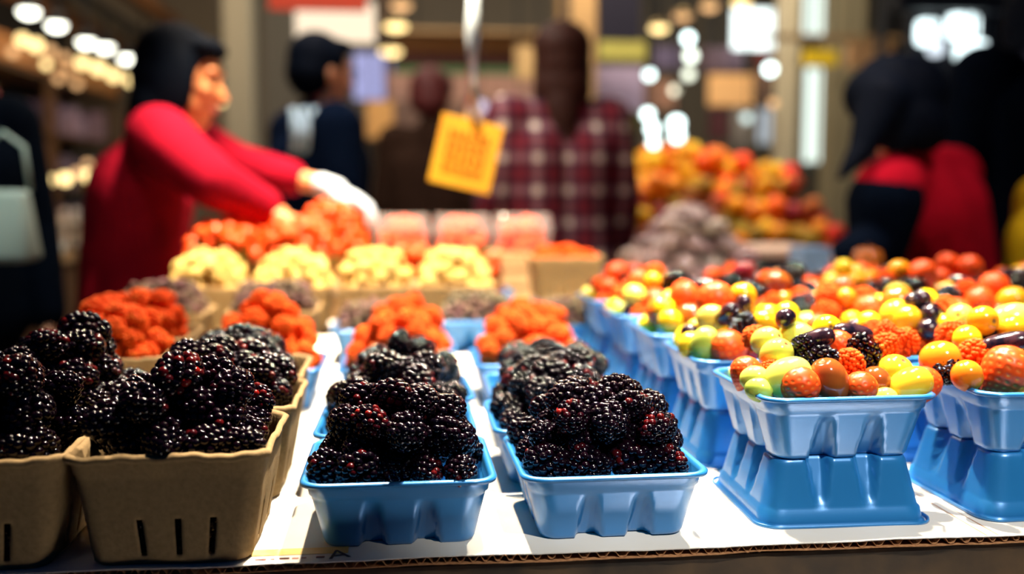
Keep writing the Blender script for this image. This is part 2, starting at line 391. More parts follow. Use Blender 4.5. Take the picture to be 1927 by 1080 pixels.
def basket_mesh(w=.0625, wb=.0515, H=.076, slits=True):
    V, F_, lv = [], [], []
    lv += [(H-.0035, w+.0012), (H-.001, w+.0018), (H, w+.0006), (H-.0022, w-.0004), (H-.012, w-.0016), (H-.0135, w-.0026)]
    for i in range(1, 17): f = i/16; lv.append((H-.0135-f*(H-.0135-.003), w-.0026-(w-.0026-wb)*f))
    lv += [(.0006, wb-.002), (0, wb-.004)]
    rng = random.Random(3)
    for j, (z, h) in enumerate(lv):
        loop = rrect(h, h, .012, 40, 6); n = len(loop)
        for x, y, nx, ny, s, t in loop:
            wv = .0007*math.sin(x*90+z*60)+.0005*math.sin(y*130+2)
            zz = z+(.0007*math.sin(x*150+y*110)+.0004*math.sin(x*410+y*300) if j < 5 else 0)
            V.append((x+nx*wv, y+ny*wv, zz))
    for j in range(len(lv)-1):
        for k in range(n):
            s = loop[k]; z = lv[j][0]
            if slits and s[4] in (0, 1, 2, 3) and .008 < z < .034 and loop[(k+1) % n][4] == s[4]:
                t = s[5]; tw = min(abs(t-q) for q in (-.017, .003, .022))
                if tw < .0016: continue
            F_.append((j*n+k, j*n+(k+1) % n, (j+1)*n+(k+1) % n, (j+1)*n+k)[::-1])
    F_.append(tuple((len(lv)-1)*n+k for k in range(n))[::-1])
    return mesh('basket', V, F_, True, m_pulp)
ME_PUN = punnet_mesh(); ME_BAS = basket_mesh()
RIM = .048; BR = .076
def solid(o, t):
    m = o.modifiers.new('wall', 'SOLIDIFY'); m.thickness = t; m.offset = -1; return o
def punnet(cx, cy, label, group, z=0, inv=False, rz=0, sc=1.0):
    o = link('blue_punnet', ME_PUN, (cx, cy, z+(RIM*sc if inv else 0)), (math.pi if inv else 0, 0, rz), scale=sc)
    solid(o, .0012); return tag(o, label, 'punnet', group)
def basket(cx, cy, label, group, z=0, rz=0, sc=1.0):
    o = link('brown_basket', ME_BAS, (cx, cy, z), (0, 0, rz), scale=sc); solid(o, .0016); return tag(o, label, 'basket', group)

# ------------------------------------------------------------------ setting
HX0, HX1, HY1, CEIL = -3.3, 5.2, 10.5, 3.4
m_floor = M('concrete floor', (.075, .072, .070), .6, noise=(3, (.10, .095, .09), .2))
m_wall = M('taupe wall', (.22, .19, .155), .8, noise=(2, (.20, .175, .14), .2))
m_wl = M('dark wall', (.02, .022, .028), .8, noise=(3, (.035, .03, .03), .2))
tag(link('floor', boxmesh('floor', HX0, HX1, -2.5, HY1, -.05-TZ, -TZ, m_floor)), 'grey concrete market hall floor', kind='structure')
tag(link('ceiling', boxmesh('ceiling', HX0, HX1, 1.0, HY1, CEIL, CEIL+.1, m_wl)), 'dark hall ceiling', kind='structure')
tag(link('wall_back', boxmesh('wall_back', HX0, HX1, HY1, HY1+.1, -TZ, CEIL, m_wall)), 'taupe back wall of the market hall', kind='structure')
tag(link('wall_left', boxmesh('wall_left', HX0-.1, HX0, 1.0, HY1, -TZ, CEIL, m_wl)), 'dark left wall of the market hall', kind='structure')
tag(link('wall_right', boxmesh('wall_right', HX1, HX1+.1, 1.0, HY1, -TZ, CEIL, m_wl)), 'dark right wall of the market hall', kind='structure')

# counter and cardboard
cr = math.radians(0)
CX0, CX1, CY0, CY1, CXM, CYM = -.43, 1.75, .652, 2.62, 1.02, 1.72
ct = tag(link('display_counter', None), 'dark mottled display counter under the white cardboard', 'counter')
link('counter_body', boxmesh('counter_body', CX0+.02, CX1-.02, CY0+.004, CYM-.02, -TZ, -.0075, m_counter, .003), parent=ct)
link('counter_wing', boxmesh('counter_wing', CX0+.02, CXM-.02, CYM-.02, CY1-.02, -TZ, -.0075, m_counter, .003), parent=ct)
link('counter_plinth', boxmesh('counter_plinth', CX0+.0, CX1, CY0+.002, CY0+.02, -.30, -.285, m_dark), parent=ct)
cb = tag(link('cardboard_sheet', None), 'white faced corrugated cardboard sheet with a torn brown fluted edge on the counter', 'cardboard')
def strip_mesh(name, z0, z1, mat, jag, seed):
    rng = random.Random(seed); bm = bmesh.new(); n = 420; top, bot = [], []
    j = 0
    for i in range(n+1):
        x = CX0+(CX1-CX0)*i/n; j = j*.75+rng.uniform(-1, 1)*jag; dz = .0004*math.sin(x*21+seed)+.0003*math.sin(x*57)
        a = bm.verts.new((x, CY0+j, z1+dz)); b = bm.verts.new((x, CY0+j, z0+dz)); ye = CY1 if x < CXM else CYM; c = bm.verts.new((x, ye, z1)); d = bm.verts.new((x, ye, z0)); top.append((a, b, c, d))
    for p, q in zip(top, top[1:]):
        bm.faces.new((p[0], q[0], q[2], p[2])); bm.faces.new((p[1], p[3], q[3], q[1])); bm.faces.new((p[0], p[1], q[1], q[0])); bm.faces.new((p[2], q[2], q[3], p[3]))
    bm.faces.new((top[0][0], top[0][2], top[0][3], top[0][1])); bm.faces.new((top[-1][0], top[-1][1], top[-1][3], top[-1][2]))
    return bm_mesh(name, bm, mat)
link('top_liner', strip_mesh('top_liner', -.0007, 0, m_liner, .0005, 1), parent=cb)
link('bottom_liner', strip_mesh('bottom_liner', -.0058, -.0052, m_kraft, .0006, 2), parent=cb)
bm = bmesh.new(); n = 1500; prev = None; rng = random.Random(5); ph = 0
for i in range(n+1):
    x = CX0+(CX1-CX0)*i/n; ph += (CX1-CX0)/n/.0105*2*math.pi*(1+.25*math.sin(x*31)); s_ = math.sin(ph); z = -.00295+.0021*max(-1, min(1, s_*1.5))+.0004*math.sin(x*21)
    y = CY0+.0006+.0005*math.sin(x*77)+rng.uniform(0, .0005)
    q = [bm.verts.new((x, y, z+.00022)), bm.verts.new((x, y, z-.00022)), bm.verts.new((x, y+.10, z+.00022)), bm.verts.new((x, y+.10, z-.00022))]
    if prev:
        bm.faces.new((prev[0], q[0], q[2], prev[2])); bm.faces.new((prev[1], prev[3], q[3], q[1])); bm.faces.new((prev[0], prev[1], q[1], q[0]))
    prev = q
link('fluting', bm_mesh('fluting', bm, m_kraft), parent=cb)
m_tape = M('yellow tape', (.86, .55, .12), .5, noise=(90, (.92, .68, .25), .2))
a = at(498, 1040, .664); tp = link('tape', boxmesh('tape', -.110, -.040, .6665, .6785, 0, .00035, m_tape), parent=cb); tag(tp, 'yellow tape strip')
tx = bpy.data.curves.new('printed_mark', 'FONT'); tx.body = 'A'; tx.size = .022; tx.extrude = .0001; tx.materials.append(M('print ink', (.05, .04, .05), .6))
to = bpy.data.objects.new('temporary', tx); COL.objects.link(to); bpy.context.view_layer.update()
txm = bpy.data.meshes.new_from_object(to.evaluated_get(bpy.context.evaluated_depsgraph_get())); bpy.data.objects.remove(to)
link('printed_mark', txm, (-.052, .656, .0003), (0, 0, math.radians(12)), cb)
bm = bmesh.new(); rng = random.Random(11)
for i in range(12):
    u = rng.uniform(-.105, -.06); box(bm, u, u+rng.uniform(.002, .005), .6585+rng.uniform(0, .001), .6605+rng.uniform(0, .0015), .0001, .0004)
tag(link('printed_line', bm_mesh('printed_line', bm, M('faded red print', (.55, .20, .16), .6)), parent=cb), 'faded reddish print')

# ------------------------------------------------------------------ punnets on the counter and their fruit
BL = {'blackberry': 1}
gA = 'blue punnets of blackberries in two columns'
XA, XB = -.005, .146
colA = [(XA, .730, 'left front blue punnet', 101, .046), (XA-.003, .868, 'left middle blue punnet', 102, .044), (XA+.004, 1.005, 'left rear blue punnet', 103, .034)]
colB = [(XB, .730, 'silvery front blue punnet', 111, .044), (XB-.006, .868, 'right middle blue punnet', 112, .042), (XB+.004, 1.008, 'right rear blue punnet', 113, .036)]
for cx, cy, nm, sd, dm in colA+colB:
    punnet(cx, cy, {'left front blue punnet': 'dark blue fluted punnet of blackberries at the board edge beside the brown basket',
                    'silvery front blue punnet': 'silvery blue fluted punnet of blackberries at the board edge, right column',
                    'left middle blue punnet': 'blue punnet of blackberries directly behind the dark blue front one',
                    'right middle blue punnet': 'blue punnet of blackberries directly behind the silvery front one',
                    'left rear blue punnet': 'third blue punnet back in left column, topped by an upright blackberry',
                    'right rear blue punnet': 'third blue punnet back in right column, blackberries before raspberries'}[nm], gA, rz=random.Random(sd).uniform(-.02, .02))
    if nm == 'left rear blue punnet':
        pk = at(752, 648, .985); add_fruit('blackberry', tuple(pk), qalong((.1, -.1, 1)), 1.05, nm, 1)
    heap(nm, cx, cy, .0612, .0612, RIM, dm, BL, sd, 1.0, 1.32, shrink=.77, pw=3.4, zf=RIM-.002)
for cx, cy, nm, sd, lab in [(-.154, .7085, 'front brown basket', 121, 'brown pulp basket of blackberries with three slits, front right of the brown ones'),
                       (-.283, .7085, 'corner brown basket', 122, 'brown pulp basket of blackberries cut off by the lower left corner'),
                       (-.152, .845, 'second brown basket', 123, 'brown pulp basket of blackberries directly behind the front slitted one'),
                       (-.160, .980, 'third brown basket', 124, 'third brown pulp basket back, blackberries rising before orange raspberries'),
                       (-.283, .845, 'leftmost rear brown basket', 125, 'brown pulp basket of blackberries against the left edge, second row')]:
    basket(cx, cy, lab, 'brown baskets of blackberries')
    if cy < .75:
        n0 = len(FRUITS); heap(nm, cx, cy, .049, .049, BR-.03, 0, BL, sd+50, 1.1, 1.4, shrink=.8, zf=.004)
        for f in FRUITS[n0:]: f['inner'] = True
    heap(nm, cx, cy, .0585, .0585, BR, .024 if sd == 124 else .034 if sd == 123 else .046, BL, sd, 1.08, 1.4, shrink=.77, pw=3.4, zf=BR-.004)
tpk = at(160, 622, .86); add_fruit('blackberry', tuple(tpk), qalong((1, .1, -.1)), 1.35, 'leftmost rear brown basket', 2)
RS = {'raspberry': 1}
gR = 'containers of raspberries'
for cx, cy, nm, sd, lab, kind, dm in [
        (-.312, 1.10, 'left brown raspberry basket', 131, 'brown basket of raspberries nearest the vendor in the red coat', 'b', .050),
        (-.318, 1.235, 'rear left raspberry basket', 132, 'brown basket of raspberries just in front of the leftmost blueberries', 'b', .050),
        (-.160, 1.18, 'second raspberry punnet', 133, 'blue punnet of raspberries behind the tallest brown basket of blackberries', 'p', .074),
        (-.008, 1.165, 'middle raspberry punnet', 134, 'blue punnet of raspberries behind the upright blackberry, left column', 'p', .050),
        (-.002, 1.305, 'middle rear raspberry punnet', 135, 'rear blue punnet of raspberries, highest orange heap in the middle', 'p', .054),
        (.146, 1.185, 'right raspberry punnet', 136, 'blue punnet of raspberries behind the right column of blackberries', 'p', .048),
        (.168, 1.325, 'right rear raspberry punnet', 137, 'rear blue punnet of raspberries right of the middle heap', 'p', .050)]:
    if kind == 'b': basket(cx, cy, lab, gR); heap(nm, cx, cy, .057, .060, BR, dm, RS, sd, 1.25, 1.5, shrink=.80)
    else: punnet(cx, cy, lab, gR); heap(nm, cx, cy, .061, .061, RIM, dm, RS, sd, 1.25, 1.5, shrink=.80)
BB = {'blueberry': 1}
gB = 'containers of blueberries'
for cx, cy, nm, sd, lab, kind, dm in [
        (-.345, 1.47, 'left blueberry basket', 141, 'brown basket of blueberries at the left end beside the red coat', 'b', .060),
        (-.190, 1.49, 'second blueberry basket', 142, 'brown basket of blueberries, second heap from the left', 'b', .070),
        (-.040, 1.50, 'middle blueberry punnet', 143, 'blue punnet of blueberries behind the highest raspberry heap', 'p', .072),
        (.118, 1.58, 'fourth blueberry punnet', 144, 'blue punnet of blueberries between the two rear raspberry heaps', 'p', .050),
        (.262, 1.52, 'right blueberry punnet', 145, 'blue punnet of blueberries beside the mixed fruit punnets', 'p', .060)]:
    if kind == 'b': basket(cx, cy, lab, gB); heap(nm, cx, cy, .059, .059, BR, dm, BB, sd, .9, 1.3, shrink=.82, maxn=300)
    else: punnet(cx, cy, lab, gB); heap(nm, cx, cy, .061, .061, RIM, dm, BB, sd, .9, 1.3, shrink=.82, maxn=300)
YB = {'golden_raspberry': 1}
for i, (cx, sd) in enumerate([(-.345, 151), (-.195, 152), (-.050, 153), (.092, 154)]):
    nm = ['far left', 'second', 'third', 'right-hand'][i]+' golden raspberry basket'
    basket(cx, 1.80, 'brown basket of golden raspberries, %s of the four' % ['leftmost', 'second from left', 'second from right', 'rightmost'][i], 'baskets of golden raspberries', sc=1.1)
    heap(nm, cx, 1.80, .067, .067, BR*1.1, .052, YB, sd, 1.2, 1.45, shrink=.80, pw=4)
punnet(.300, 1.86, 'upturned blue punnet under the lone tan basket', None, inv=True)
basket(.300, 1.86, 'tan basket with red berries standing alone right of the golden raspberries', z=RIM, group=None, sc=1.05)
heap('lone tan basket', .300, 1.86, .058, .058, RIM+BR*1.05, .010, RS, 161, .95, 1.2)
# strawberries on a crate behind
def crate(cx, cy, w_, d_, h, label):
    o = tag(link('wooden_crate', None, (cx, cy, 0)), label, 'crate')
    for k in range(3):
        z0 = .006+k*(h-.006)/3
        for s in (-1, 1):
            link('slat', boxmesh('slat', -w_/2, w_/2, s*d_/2-.004, s*d_/2+.004, z0, z0+(h-.01)/3-.004, m_wood, .001), parent=o)
            link('slat', boxmesh('slat', s*w_/2-.004, s*w_/2+.004, -d_/2+.004, d_/2-.004, z0, z0+(h-.01)/3-.004, m_wood, .001), parent=o)
    link('base_board', boxmesh('base_board', -w_/2, w_/2, -d_/2, d_/2, 0, .005, m_wood), parent=o)
    link('lid_board', boxmesh('lid_board', -w_/2, w_/2, -d_/2, d_/2, h-.004, h, m_wood), parent=o)
crate(-.210, 2.12, .43, .36, .06, 'low wooden crate under the strawberry baskets behind the golden raspberries')
ST = {'strawberry': 1}
for i, (cx, cy, dm) in enumerate([(-.350, 2.02, .050), (-.212, 2.04, .056), (-.305, 2.19, .090), (-.155, 2.21, .088)]):
    nm = ['front left', 'front right', 'rear left', 'rear right'][i]+' strawberry basket'
    basket(cx, cy, 'brown basket of strawberries on the crate, %s of four' % ['front left', 'front right', 'rear left', 'rear right'][i], 'baskets of strawberries on the crate', z=.06, sc=.93)
    heap(nm, cx, cy, .066, .066, .06+BR*.93, dm, ST, 171+i, .95, 1.25, jut=.010, calyx=True, zf=.06+BR*.8, pw=4)
for i, (cx, cy) in enumerate([(.015, 1.98), (.145, 1.99)]):
    nm = ['left', 'right'][i]+' low strawberry punnet'
    punnet(cx, cy, 'blue punnet of strawberries behind the %s golden raspberry basket' % ['third', 'rightmost'][i], 'blue punnets of strawberries', sc=1.05)
    heap(nm, cx, cy, .062, .062, RIM*1.05, .085, ST, 181+i, 1.0, 1.35, calyx=True)
m_clear = M('clear plastic', (.9, .95, 1), .08, 1.0, coat=1)
_nt = m_clear.node_tree; _mx = _nt.nodes.new('ShaderNodeMixShader'); _tr = _nt.nodes.new('ShaderNodeBsdfTransparent'); _mx.inputs[0].default_value = .82
_nt.links.new(_nt.nodes['Principled BSDF'].outputs[0], _mx.inputs[1]); _nt.links.new(_tr.outputs[0], _mx.inputs[2]); _nt.links.new(_mx.outputs[0], _nt.nodes['Material Output'].inputs[0])
def clamshell(cx, cy, z, w_, d_, h, label, rz=0):
    o = tag(link('clear_clamshell', None, (cx, cy, z), (0, 0, rz)), label, 'box', 'clear clamshell boxes')
    for nm, z0, z1, f in (('tray', 0, h*.6, 1), ('lid', h*.6, h, -1)):
        V, F_ = [], []; N_ = None
        prof = [(z0, .88), (z1-.003, 1.0), (z1-.002, 1.06), (z1, 1.06)] if f > 0 else [(z0, 1.06), (z0+.002, 1.06), (z0+.003, 1.0), (z1-.004, .94), (z1, .90)]
        for zz, k in prof:
            lp = rrect(w_/2*k, d_/2*k, .012, 14, 4); N_ = len(lp)
            V += [(x-nx*.0015*(1 if int((t+9)*200) % 4 < 2 and s >= 0 else 0), y, zz) for x, y, nx, ny, s, t in lp]
        for j in range(len(prof)-1):
            for k in range(N_): F_.append((j*N_+k, j*N_+(k+1) % N_, (j+1)*N_+(k+1) % N_, (j+1)*N_+k))
        F_.append(tuple(range(N_))[::-1] if f > 0 else tuple((len(prof)-1)*N_+k for k in range(N_)))
        link(nm, mesh(nm, V, F_, False, m_clear), parent=o)
    return o
crate(.130, 2.24, .42, .16, .115, 'low wooden crate under the clear clamshells of strawberries')
for i, cx in enumerate((-.005, .130, .265)):
    w3 = ['left', 'middle', 'right'][i]
    clamshell(cx, 2.24, .115, .125, .13, .085, 'clear clamshell of strawberries, %s of the three on the low crate' % w3)
    heap(w3+' clamshell', cx, 2.24, .052, .050, .117, .062, ST, 191+i, .95, 1.2, zf=.115, pw=8)

# mixed fruit: upright punnets standing on upside-down ones
MIX = {'strawberry': 2.2, 'raspberry': 4.0, 'blackberry': 3.2, 'green_grape': 2.6, 'yellow_tomato': 2.0, 'golden_gooseberry': 3.4, 'orange_tomato': .8, 'red_grape': 1.6, 'black_finger_grape': 1.8, 'black_grape': .8}
MIXR = dict(MIX, strawberry=3.6, blackberry=5.0, golden_gooseberry=2.4, yellow_tomato=1.6, black_finger_grape=2.8, red_grape=2.2, raspberry=5.0)
def img_dir(ang, toward=0.0):
    a = math.radians(ang); v = RT*math.cos(a)+UP*math.sin(a)-FW*toward; return v/np.linalg.norm(v)
def handput(tub, kind, px, py, Y, s=1.0, ang=0, tw=.2, var=0): add_fruit(kind, tuple(at(px, py, Y)), qalong(img_dir(ang, tw), 1.0), s*(1.0 if 'finger' in kind else 1.13), tub, var)
FX, GX = .324, .494
ROWY = [.747, .912, 1.075, 1.24, 1.41]
T1, T2, G1 = 'front mixed fruit punnet', 'second mixed fruit punnet', 'right-edge mixed punnet'
for k, px, py, Y, s, ang, tw, var in [
        ('strawberry', 1402, 704, .730, .80, 250, -.2, 0), ('green_grape', 1420, 712, .716, .80, 10, .3, 1), ('green_grape', 1428, 733, .708, .78, -20, .5, 1), ('raspberry', 1447, 700, .728, .85, 60, .3, 0),
        ('green_grape', 1461, 668, .738, 1.05, 60, .9, 1), ('green_grape', 1442, 642, .762, .95, 30, .9, 1), ('green_grape', 1482, 709, .708, 1.12, 24, .1, 0),
        ('strawberry', 1504, 731, .698, .95, 268, -.35, 1), ('red_grape', 1560, 718, .702, 1.18, 115, .35, 0), ('strawberry', 1619, 733, .698, .78, 262, -.5, 2), ('raspberry', 1598, 684, .728, 1.15, 120, .7, 1),
        ('red_grape', 1648, 717, .716, 1.0, -35, 1.1, 1), ('yellow_tomato', 1683, 702, .730, 1.10, 70, .8, 1), ('yellow_tomato', 1713, 726, .706, .98, 32, .15, 0), ('strawberry', 1738, 726, .722, .85, 260, -.1, 0),
        ('green_grape', 1666, 748, .700, .65, 0, .1, 1), ('black_finger_grape', 1531, 641, .752, 1.02, 22, .55, 0), ('black_finger_grape', 1603, 629, .764, 1.05, -8, -.15, 0),
        ('blackberry', 1508, 662, .745, .85, 80, .5, 0), ('blackberry', 1545, 680, .735, .95, 10, .5, 2), ('blackberry', 1624, 664, .744, 1.0, 115, .3, 1), ('strawberry', 1573, 654, .758, .85, 200, -.3, 1),
        ('raspberry', 1664, 655, .758, 1.15, 60, .5, 2), ('raspberry', 1704, 643, .785, 1.1, 100, .6, 3), ('raspberry', 1668, 628, .79, 1.0, 100, .3, 0)]:
    handput(T1, k, px, py, Y, s, ang, tw, var)
for k, px, py, Y, s, ang, tw, var in [
        ('yellow_tomato', 1300, 650, .885, .95, 80, .2, 1), ('green_grape', 1326, 649, .872, 1.05, 78, .5, 0), ('strawberry', 1367, 660, .862, 1.1, 255, -.5, 1), ('black_grape', 1361, 641, .862, .95, 10, .2, 0),
        ('blackberry', 1397, 621, .875, 1.0, 70, .2, 2), ('red_grape', 1413, 664, .872, 1.0, 60, .5, 1), ('green_grape', 1338, 598, .92, 1.05, 10, .7, 1), ('black_finger_grape', 1369, 592, .90, 1.1, 60, 2.5, 0),
        ('golden_gooseberry', 1438, 607, .885, 1.1, 20, .5, 0), ('golden_gooseberry', 1489, 617, .875, 1.15, 0, .5, 0), ('golden_gooseberry', 1481, 592, .91, 1.1, 0, .4, 0), ('black_finger_grape', 1398, 586, .93, .95, 85, .1, 0)]:
    handput(T2, k, px, py, Y, s, ang, tw, var)
for k, px, py, Y, s, ang, tw, var in [
        ('orange_tomato', 1770, 678, .745, 1.12, 15, .5, 0), ('blackberry', 1783, 698, .735, .85, 200, .5, 0), ('golden_gooseberry', 1820, 707, .712, 1.1, 10, .5, 0), ('raspberry', 1836, 667, .745, 1.25, 30, .6, 1),
        ('yellow_tomato', 1872, 690, .745, 1.1, 40, .2, 0), ('strawberry', 1890, 702, .715, 1.25, 225, -.2, 1), ('black_finger_grape', 1893, 648, .735, 1.12, 14, .3, 0),
        ('raspberry', 1790, 628, .79, 1.1, 40, .3, 0), ('green_grape', 1905, 604, .80, 1.2, 12, .1, 0)]:
    handput(G1, k, px, py, Y, s, ang, tw, var)
rown = ['front', 'second', 'third', 'fourth', 'fifth']
coln = ['first', 'second', 'third', 'fourth', 'fifth']
for r, y in enumerate(ROWY):
    ncol = [2, 2, 3, 4, 5][r]
    for c in range(ncol):
        cx = [.324, .494, .656, .818, .980][c]+(.0 if r else 0); cy = y+([0, .0, .006, .0, .004][c] if r else [0, .0][c])
        nm = T1 if (r, c) == (0, 0) else T2 if (r, c) == (1, 0) else G1 if (r, c) == (0, 1) else '%s row %s mixed punnet' % (rown[r], coln[c])
        rz = random.Random(r*7+c).uniform(-.03, .03)
        if (r, c) == (0, 0): la, lb = 'silvery blue punnet of mixed fruit at the front, on an upturned punnet', 'blue upturned punnet under the front silvery mixed fruit punnet'
        elif (r, c) == (0, 1): la, lb = 'blue punnet of mixed fruit cut off by the right edge, front row', 'upturned blue punnet cut off by the right edge at the board edge'
        else: la, lb = 'blue punnet of mixed fruit, %s row back, %s from left' % (rown[r], coln[c]), 'upturned blue punnet under the mixed fruit, %s row back, %s from left' % (rown[r], coln[c])
        punnet(cx, cy, la, 'punnets of mixed fruit', z=RIM, rz=rz)
        punnet(cx, cy, lb, 'upturned punnets under the mixed fruit', inv=True, rz=-rz)
        if nm in (T1, T2, G1):
            heap(nm, cx, cy, .052, .052, RIM*2-.020, 0, MIX, 300+c, 1.0, 1.2, zf=RIM*2-.034)
            heap(nm, cx, cy+.032, .061, .026, RIM*2, .046, MIX, 201+r*10+c, 1.12, 1.42, shrink=.80); continue
        heap(nm, cx, cy, .061, .061, RIM*2, .040+.004*(r % 2), MIX if r < 2 else MIXR, 200+r*10+c, 1.12, 1.42, shrink=.80)

# ------------------------------------------------------------------ cull what no nearby viewpoint can see, label, link
def visible(fr, cams, jit):
    P = np.array([f['p'] for f in fr]); R = np.array([f['r'] for f in fr]); vis = np.zeros(len(fr), bool)
    rngv = np.random.RandomState(1); dirs = rngv.randn(14, 3); dirs /= np.linalg.norm(dirs, axis=1, keepdims=True)
    for C in cams:
        for i in range(len(fr)):
            if vis[i]: continue
            tc = C-P[i]; tc /= np.linalg.norm(tc)
            for dv in dirs:
                dd = dv+tc*.9; dd /= np.linalg.norm(dd); s = P[i]+dd*R[i]*.95
                L = C-s; Ln = np.linalg.norm(L); L = L/Ln
                oc = P-s; tt = oc@L; d2 = (oc*oc).sum(1)-tt*tt
                hit = (d2 < (R*.88)**2) & (tt > R*.3) & (tt < Ln); hit[i] = False
                if not hit.any(): vis[i] = True; break
    return vis
inf = []
for f in FRUITS:
    px, py, z = proj(f['p']); f['px'], f['py'], f['z'] = px, py, z
    m = 330*f['z']**-1
    if -60-m*.35 < px < 1987+m*.35 and py < 1120: inf.append(f)
vis = visible(inf, [np.array([0, 0, CH]), np.array([-.22, 0, CH+.02]), np.array([.22, 0, CH+.02]), np.array([0, 0.05, CH+.14])], 0)
keep = [f for f, v in zip(inf, vis) if v or f.get('inner')]
main = visible(keep, [np.array([0, 0, CH])], 0)
for f, v in zip(keep, main): f['main'] = bool(v) and not f.get('inner') and -20 < f['px'] < 1947
CAPN = 300
for kind in FR:
    fs = sorted([f for f in keep if f['kind'] == kind], key=lambda f: (not f['main'], f['z']))
    for i, f in enumerate(fs): f['stuff'] = i >= CAPN
def rows_of(fs, tub, kind):
    """rows from the bottom up in the photo, fruit from the left in each"""
    if len(fs) <= 6: return [sorted(fs, key=lambda f: f['px'])]
    fs = sorted(fs, key=lambda f: -f['py']); n = max(2, round(math.sqrt(len(fs)*.75))); per = math.ceil(len(fs)/n)
    return [sorted(fs[i:i+per], key=lambda f: f['px']) for i in range(0, len(fs), per)]
pairs = {}
for f in keep:
    if not f['stuff']: pairs.setdefault((f['tub'], f['kind']), []).append(f)
for (tub, kind), fs in pairs.items():
    rw = rows_of(fs, tub, kind)
    for ri, rr in enumerate(rw):
        for ci, f in enumerate(rr):
            if len(fs) == 1: lab = 'the only %s in the %s' % (LOOK[kind], tub)
            elif len(rw) == 1: lab = '%s, %s from left in the %s' % (LOOK[kind], ordn(ci+1), tub)
            else: lab = '%s, %s from left, row %s up, %s' % (LOOK[kind], ordn(ci+1), ordn(ri+1), tub)
            o = link(kind, FR[kind][f['var']], tuple(f['p']), f['q'].to_euler(), scale=f['s'])
            tag(o, lab, 'fruit', kind.replace('_', ' ')+' pieces in the '+tub)
            if f['calyx']: link('calyx', ME_CALYX, (0, 0, .0148), parent=o)
LOOKS = dict(blackberry='blackberries', raspberry='raspberries', blueberry='blueberries', strawberry='strawberries', golden_raspberry='golden raspberries', golden_gooseberry='golden gooseberries')
for kind in FR:
    fs = [f for f in keep if f['kind'] == kind and f['stuff']]
    if not fs: continue
    VV, FF, MX, off = [], [], [], 0
    for f in fs:
        me = FR[kind][f['var']]; n = len(me.vertices); co = np.empty(n*3); me.vertices.foreach_get('co', co); co = co.reshape(-1, 3)*f['s']
        VV.append(co@np.array(f['q'].to_matrix()).T+f['p'])
        FF += [tuple(k+off for k in p.vertices) for p in me.polygons]
        if 'mix' in me.attributes:
            a_ = np.empty(n); me.attributes['mix'].data.foreach_get('value', a_); MX.append(a_)
        off += n
    me = mesh('more_'+kind, np.vstack(VV), FF, True, FR[kind][0].materials[0])
    if MX: setmix(me, np.concatenate(MX))
    tag(link(kind+'_pile', me), 'remaining small %s in the farther heaps on the counter' % LOOKS.get(kind, kind), 'fruit', kind='stuff')
print('fruit', len(FRUITS), 'kept', len(keep), {k: (sum(f['kind'] == k for f in keep), sum(f['kind'] == k and f['main'] for f in keep)) for k in FR})
# ------------------------------------------------------------------ people
SKEL = dict(pelvis=(0, 0, .95), waist=(0, .005, 1.08), chest=(0, .01, 1.27), neck=(0, 0, 1.43), head=(0, .02, 1.57),
            shR=(.175, 0, 1.39), shL=(-.175, 0, 1.39), elR=(.225, .0, 1.12), elL=(-.225, 0, 1.12), wrR=(.235, .08, .88), wrL=(-.235, .08, .88),
            hdR=(.0, .15, -1.0), hdL=(.0, .15, -1.0), hipR=(.09, 0, .92), hipL=(-.09, 0, .92), knR=(.10, .02, .50), knL=(-.10, .02, .50), anR=(.10, -.01, .09), anL=(-.10, -.01, .09))
def hand_bm(wr, d, up, side, r=1.0, sp=1.0):
    """a palm, four curled fingers and a thumb; d = pointing direction, up = back of the hand"""
    bm = bmesh.new(); d = Vector(d).normalized(); up = Vector(up); up = (up-d*up.dot(d)).normalized(); s = d.cross(up)*side
    wr = Vector(wr); pc = wr+d*.055
    cap(bm, wr-d*.01, wr+d*.03, .022*r, .024*r)
    for k, o in enumerate((-.027, -.009, .009, .027)):
        cap(bm, wr+d*.025+s*o*.6, wr+d*.085+s*o, .0155*r, .0115*r)
        L = (.062, .076, .080, .070)[k]; b = wr+d*.088+s*o*1.05
        m1 = b+(d-up*.25*sp).normalized()*L*.5; m2 = m1+(d*.7-up*.7*sp).normalized()*L*.32; m3 = m2+(d*.35-up*.9*sp).normalized()*L*.24
        cap(bm, b, m1, .0100*r, .0092*r); cap(bm, m1, m2, .0092*r, .0085*r); cap(bm, m2, m3, .0085*r, .0075*r)
    t0 = wr+d*.03+s*.022; t1 = t0+(d*.6+s*.75-up*.2).normalized()*.035; t2 = t1+(d*.9+s*.2-up*.35).normalized()*.035
    cap(bm, t0, t1, .0135*r, .0115*r); cap(bm, t1, t2, .0115*r, .0090*r)
    return bm
